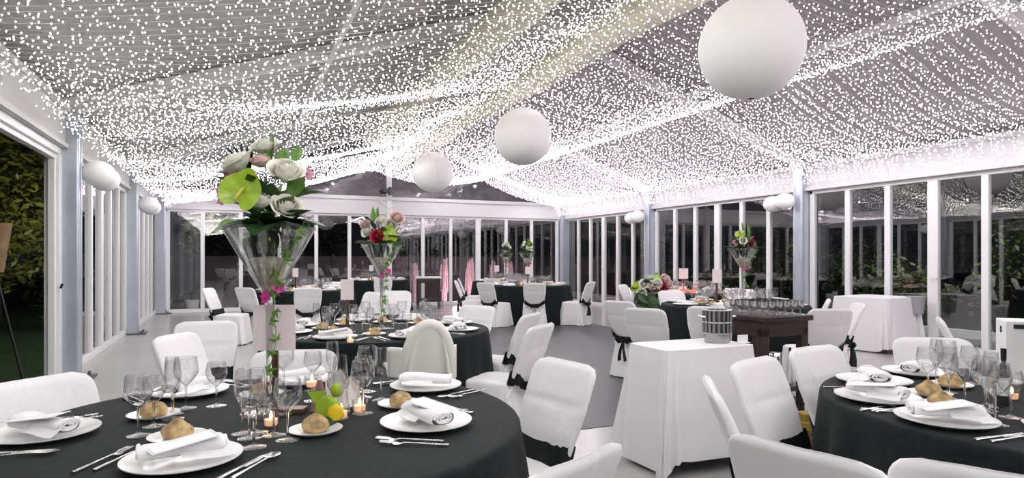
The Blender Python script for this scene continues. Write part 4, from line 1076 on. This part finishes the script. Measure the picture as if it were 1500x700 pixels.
# white box with an emblem
o = thing('white_box', 'white card box with black emblem and black slot on the cluttered black table', 'box', (2.45, 2.95, .7605), -.45)
b = MB().box(-.15, .15, -.09, .09, 0, .27).build('body', 'card', o); bevel(b, .004)
MB().box(-.12, .15, -.092, -.090, .235, .255).build('slot', 'black_print', o)
em = MB()
for k in range(4): a = k*PI/4; em.beam((-.1505, -.015-.016*math.cos(a)+.0, .225-.016*math.sin(a)), (-.1505, -.015+.016*math.cos(a), .225+.016*math.sin(a)), .002, .006, Vector((1,0,0)))
em.build('emblem', 'black_print', o)
# silver ribbed ice bucket on the small white table
p = Vector((1.365, 4.235, .7615)); o = thing('ice_bucket', 'silver ribbed wine bucket on the small white draped table', 'bucket', p, 0)
MB().lathe([(0,.002),(.078,.0),(.082,.01),(.084,.06)], 40).build('base', 'brushed', o)
MB().lathe([(.080,.06),(.084,.20),(.086,.215)], 40).build('liner', mat('bucket_liner', (.10,.10,.10), .3, metal=.6, bump=.02), o)
for k in range(18):
    a = 2*PI*k/18; MB().tube([(.086*math.cos(a), .086*math.sin(a), .06), (.090*math.cos(a), .090*math.sin(a), .213)], .0085, 6).build('rib', 'brushed', o)
for z, r in ((.062,.087), (.135,.091), (.215,.093)):
    MB().tube([(r*math.cos(2*PI*k/36), r*math.sin(2*PI*k/36), z) for k in range(37)], .005, 8).build('hoop', 'brushed', o)
for s in (-1, 1):
    MB().tube([(s*.09, -.03, .17), (s*.115, -.02, .175), (s*.115, .02, .175), (s*.09, .03, .17)], .005, 8).build('handle', 'steel', o)
p = Vector((1.53, 4.22, .7615)); o = MB().box(-.04,.04,-.002,.002,0,.05).box(-.04,.04,-.03,.002,0,.002).build('place_card', 'card', None, p, .3); tag(o, 'small white folded card on the white table next to the ice bucket', 'card')
# bucket on a stand by the glass doors
p = Vector((5.78, 9.1, 0)); o = thing('bucket_stand', 'grey metal wine bucket on a tall stand by the glass doors', 'bucket', p, 0)
MB().lathe([(0,.52),(.085,.52),(.095,.54),(.115,.76),(.12,.77),(.112,.765),(.09,.55),(0,.55)], 28).build('bucket', 'grey_plastic', o)
MB().tube([(0,0,.02),(0,0,.52)], .014, 10).build('pole', 'grey_plastic', o); MB().lathe([(0,.0),(.14,.0),(.13,.015),(.02,.03),(0,.03)], 28).build('foot', 'grey_plastic', o)
MB().tube([(.123*math.cos(k*PI/6), .123*math.sin(k*PI/6), .77) for k in range(13)], .006, 6).build('rim', 'grey_plastic', o)
# glasses lined up on the cart
TUM = MB().lathe([(0,.0005),(.030,.0005),(.028,.003),(.005,.012),(.004,.045),(.030,.06),(.036,.085),(.037,.115),(.0355,.115),(.0345,.085),(.028,.063),(0,.05)], 20).mesh('cart_glass', 'cart_glass', 70)
for i in range(6):
    for j in range(5):
        o = put(TUM, 'dessert_glass', None, on_cart(-.205+i*.082, -.235+j*.084, CHT+.0005)); tag(o, 'clear short stemmed glass in the rows on the dark cart', 'glass', 'glasses in rows on the dark cart')
for i in range(2):
    o = thing('serving_bowl', 'clear glass bowl at the %s of the dark cart top' % ('middle' if i == 0 else 'far end'), 'bowl', on_cart(-.12, .20, CHT+.0005) if i == 0 else on_cart(.10, .20, CHT+.0005))
    MB().lathe([(0,.002),(.045,.002),(.075,.04),(.085,.09),(.088,.092),(.08,.088),(.07,.042),(.04,.006),(0,.006)], 28).build('bowl', 'vase_glass', o)
    o['label'] = 'clear glass bowl on the dark cart top, %s' % ('ice bucket side' if i == 0 else 'pillar side')
# things on the cart shelf
for k, z in enumerate((.2605, .40)):
    o = MB().lathe([(0,0),(.052,0),(.055,.008),(.055,.125),(.05,.132),(0,.135)], 24).lathe([(.0555,.03),(.058,.03),(.058,.04),(.0555,.04)], 24).build('steel_canister', 'steel', None, on_cart(.0, -.16, z)); tag(o, 'polished steel canister, %s of two stacked on the cart shelf' % ('lower' if k == 0 else 'upper'), 'canister', 'steel canisters')
o = bottle(on_cart(.17, -.16, .2605), 'slim white bottle on the dark cart shelf', 'card', .30, .022, 'white_bottle')
o = MB().box(-.07,.07,-.05,.05,0,.14).box(-.072,.072,-.052,.052,.12,.135).build('white_carton', 'card', None, on_cart(.13, -.46, 0), TH); tag(o, 'white carton on the floor under the dark cart', 'carton'); bevel(o, .004)
p = TP(1176, 632, 0); o = thing('bottle_carton', 'yellow and brown carton on the floor between two white chairs', 'carton', (1.86, 4.02, 0), .3)
b = MB().box(-.07,.07,-.07,.07,0,.30).build('body', 'yellow_carton', o); bevel(b, .006)
for z in (.06, .17): MB().box(-.055,.055,-.073,-.069,z,z+.08).build('printed_panel', 'brown_carton', o)
MB().box(-.05,.05,-.05,.05,.30,.345).build('lid', 'yellow_carton', o)
bottle((1.70, 4.15, 0), 'green glass bottle on the floor beside the yellow carton', 'green_bottle', .33, .045, 'green_bottle')

# ------------------------------------------------------------------ light, world, camera
PW = 17.5
def lamp(kind, name, loc, energy, col, size=.2, rot=None, spot=None):
    l = bpy.data.lights.new(name, kind); l.energy = energy; l.color = col
    if kind in ('POINT', 'SPOT'): l.shadow_soft_size = size
    if spot: l.spot_size = spot; l.spot_blend = .6
    o = bpy.data.objects.new(name, l); C.objects.link(o); o.location = loc
    if rot is not None: o.rotation_euler = rot
    return o
def aim(o, target):
    o.rotation_euler = (Vector(target)-Vector(o.location)).to_track_quat('-Z', 'Y').to_euler()
g = lamp('SPOT', 'garden_floodlight', RW(-1.3, 9.4, .1), 380, (1, .93, .7), .1, spot=.6); aim(g, RW(-2.0, 4.6, 2.2))
g = lamp('SPOT', 'terrace_light', RW(WID+1.6, 9.5, 2.9), 260, (.95, 1, .85), .3, spot=2.7); aim(g, RW(WID+4, 9.5, 0))
lamp('POINT', 'fountain_light', ((670-750)/F*19.3, 19.3, .15), 70, (1, .5, .58), .15)
# added unseen spots at net height, standing in for most of the nets' light
for i in range(5):
    for side, us in ((0, (1.1, 2.6, 4.1)), (1, (6.9, 8.3, 9.7))):
        for u in us:
            for vv in (.2, .5, .8):
                t = (u-.16)/4.82 if side == 0 else (.5*(u-4.98)/3.17 if u < 8.15 else .5+.43*(u-8.15)/2.37)
                z = (net_z_left if side == 0 else net_z_right)(t, vv)[1] - .03
                l = lamp('SPOT', 'net_fill_spot', RW(u, BAY*(i+vv), z), PW, (.99, .985, 1) if side == 0 else (1, .975, .99), .015, spot=math.radians(178)); l.data.spot_blend = .35
w = bpy.data.worlds.new('night'); SC.world = w; w.use_nodes = True
w.node_tree.nodes['Background'].inputs[0].default_value = (.012, .012, .016, 1); w.node_tree.nodes['Background'].inputs[1].default_value = .6

cam = bpy.data.cameras.new('camera'); co = bpy.data.objects.new('camera', cam); C.objects.link(co)
co.location = (0, 0, H); co.rotation_euler = (PI/2, 0, 0)
cam.sensor_width = 36; cam.lens = F/1500*36; cam.shift_y = 28/1500; cam.clip_start = .05; cam.clip_end = 200
SC.camera = co
SC.view_settings.view_transform = 'Standard'; SC.view_settings.look = 'None'; SC.view_settings.gamma = 1; SC.view_settings.use_curve_mapping = False
SC.view_settings.exposure = 0
cy = SC.cycles
cy.transparent_max_bounces = 48; cy.max_bounces = 24; cy.diffuse_bounces = 3; cy.glossy_bounces = 5; cy.transmission_bounces = 24
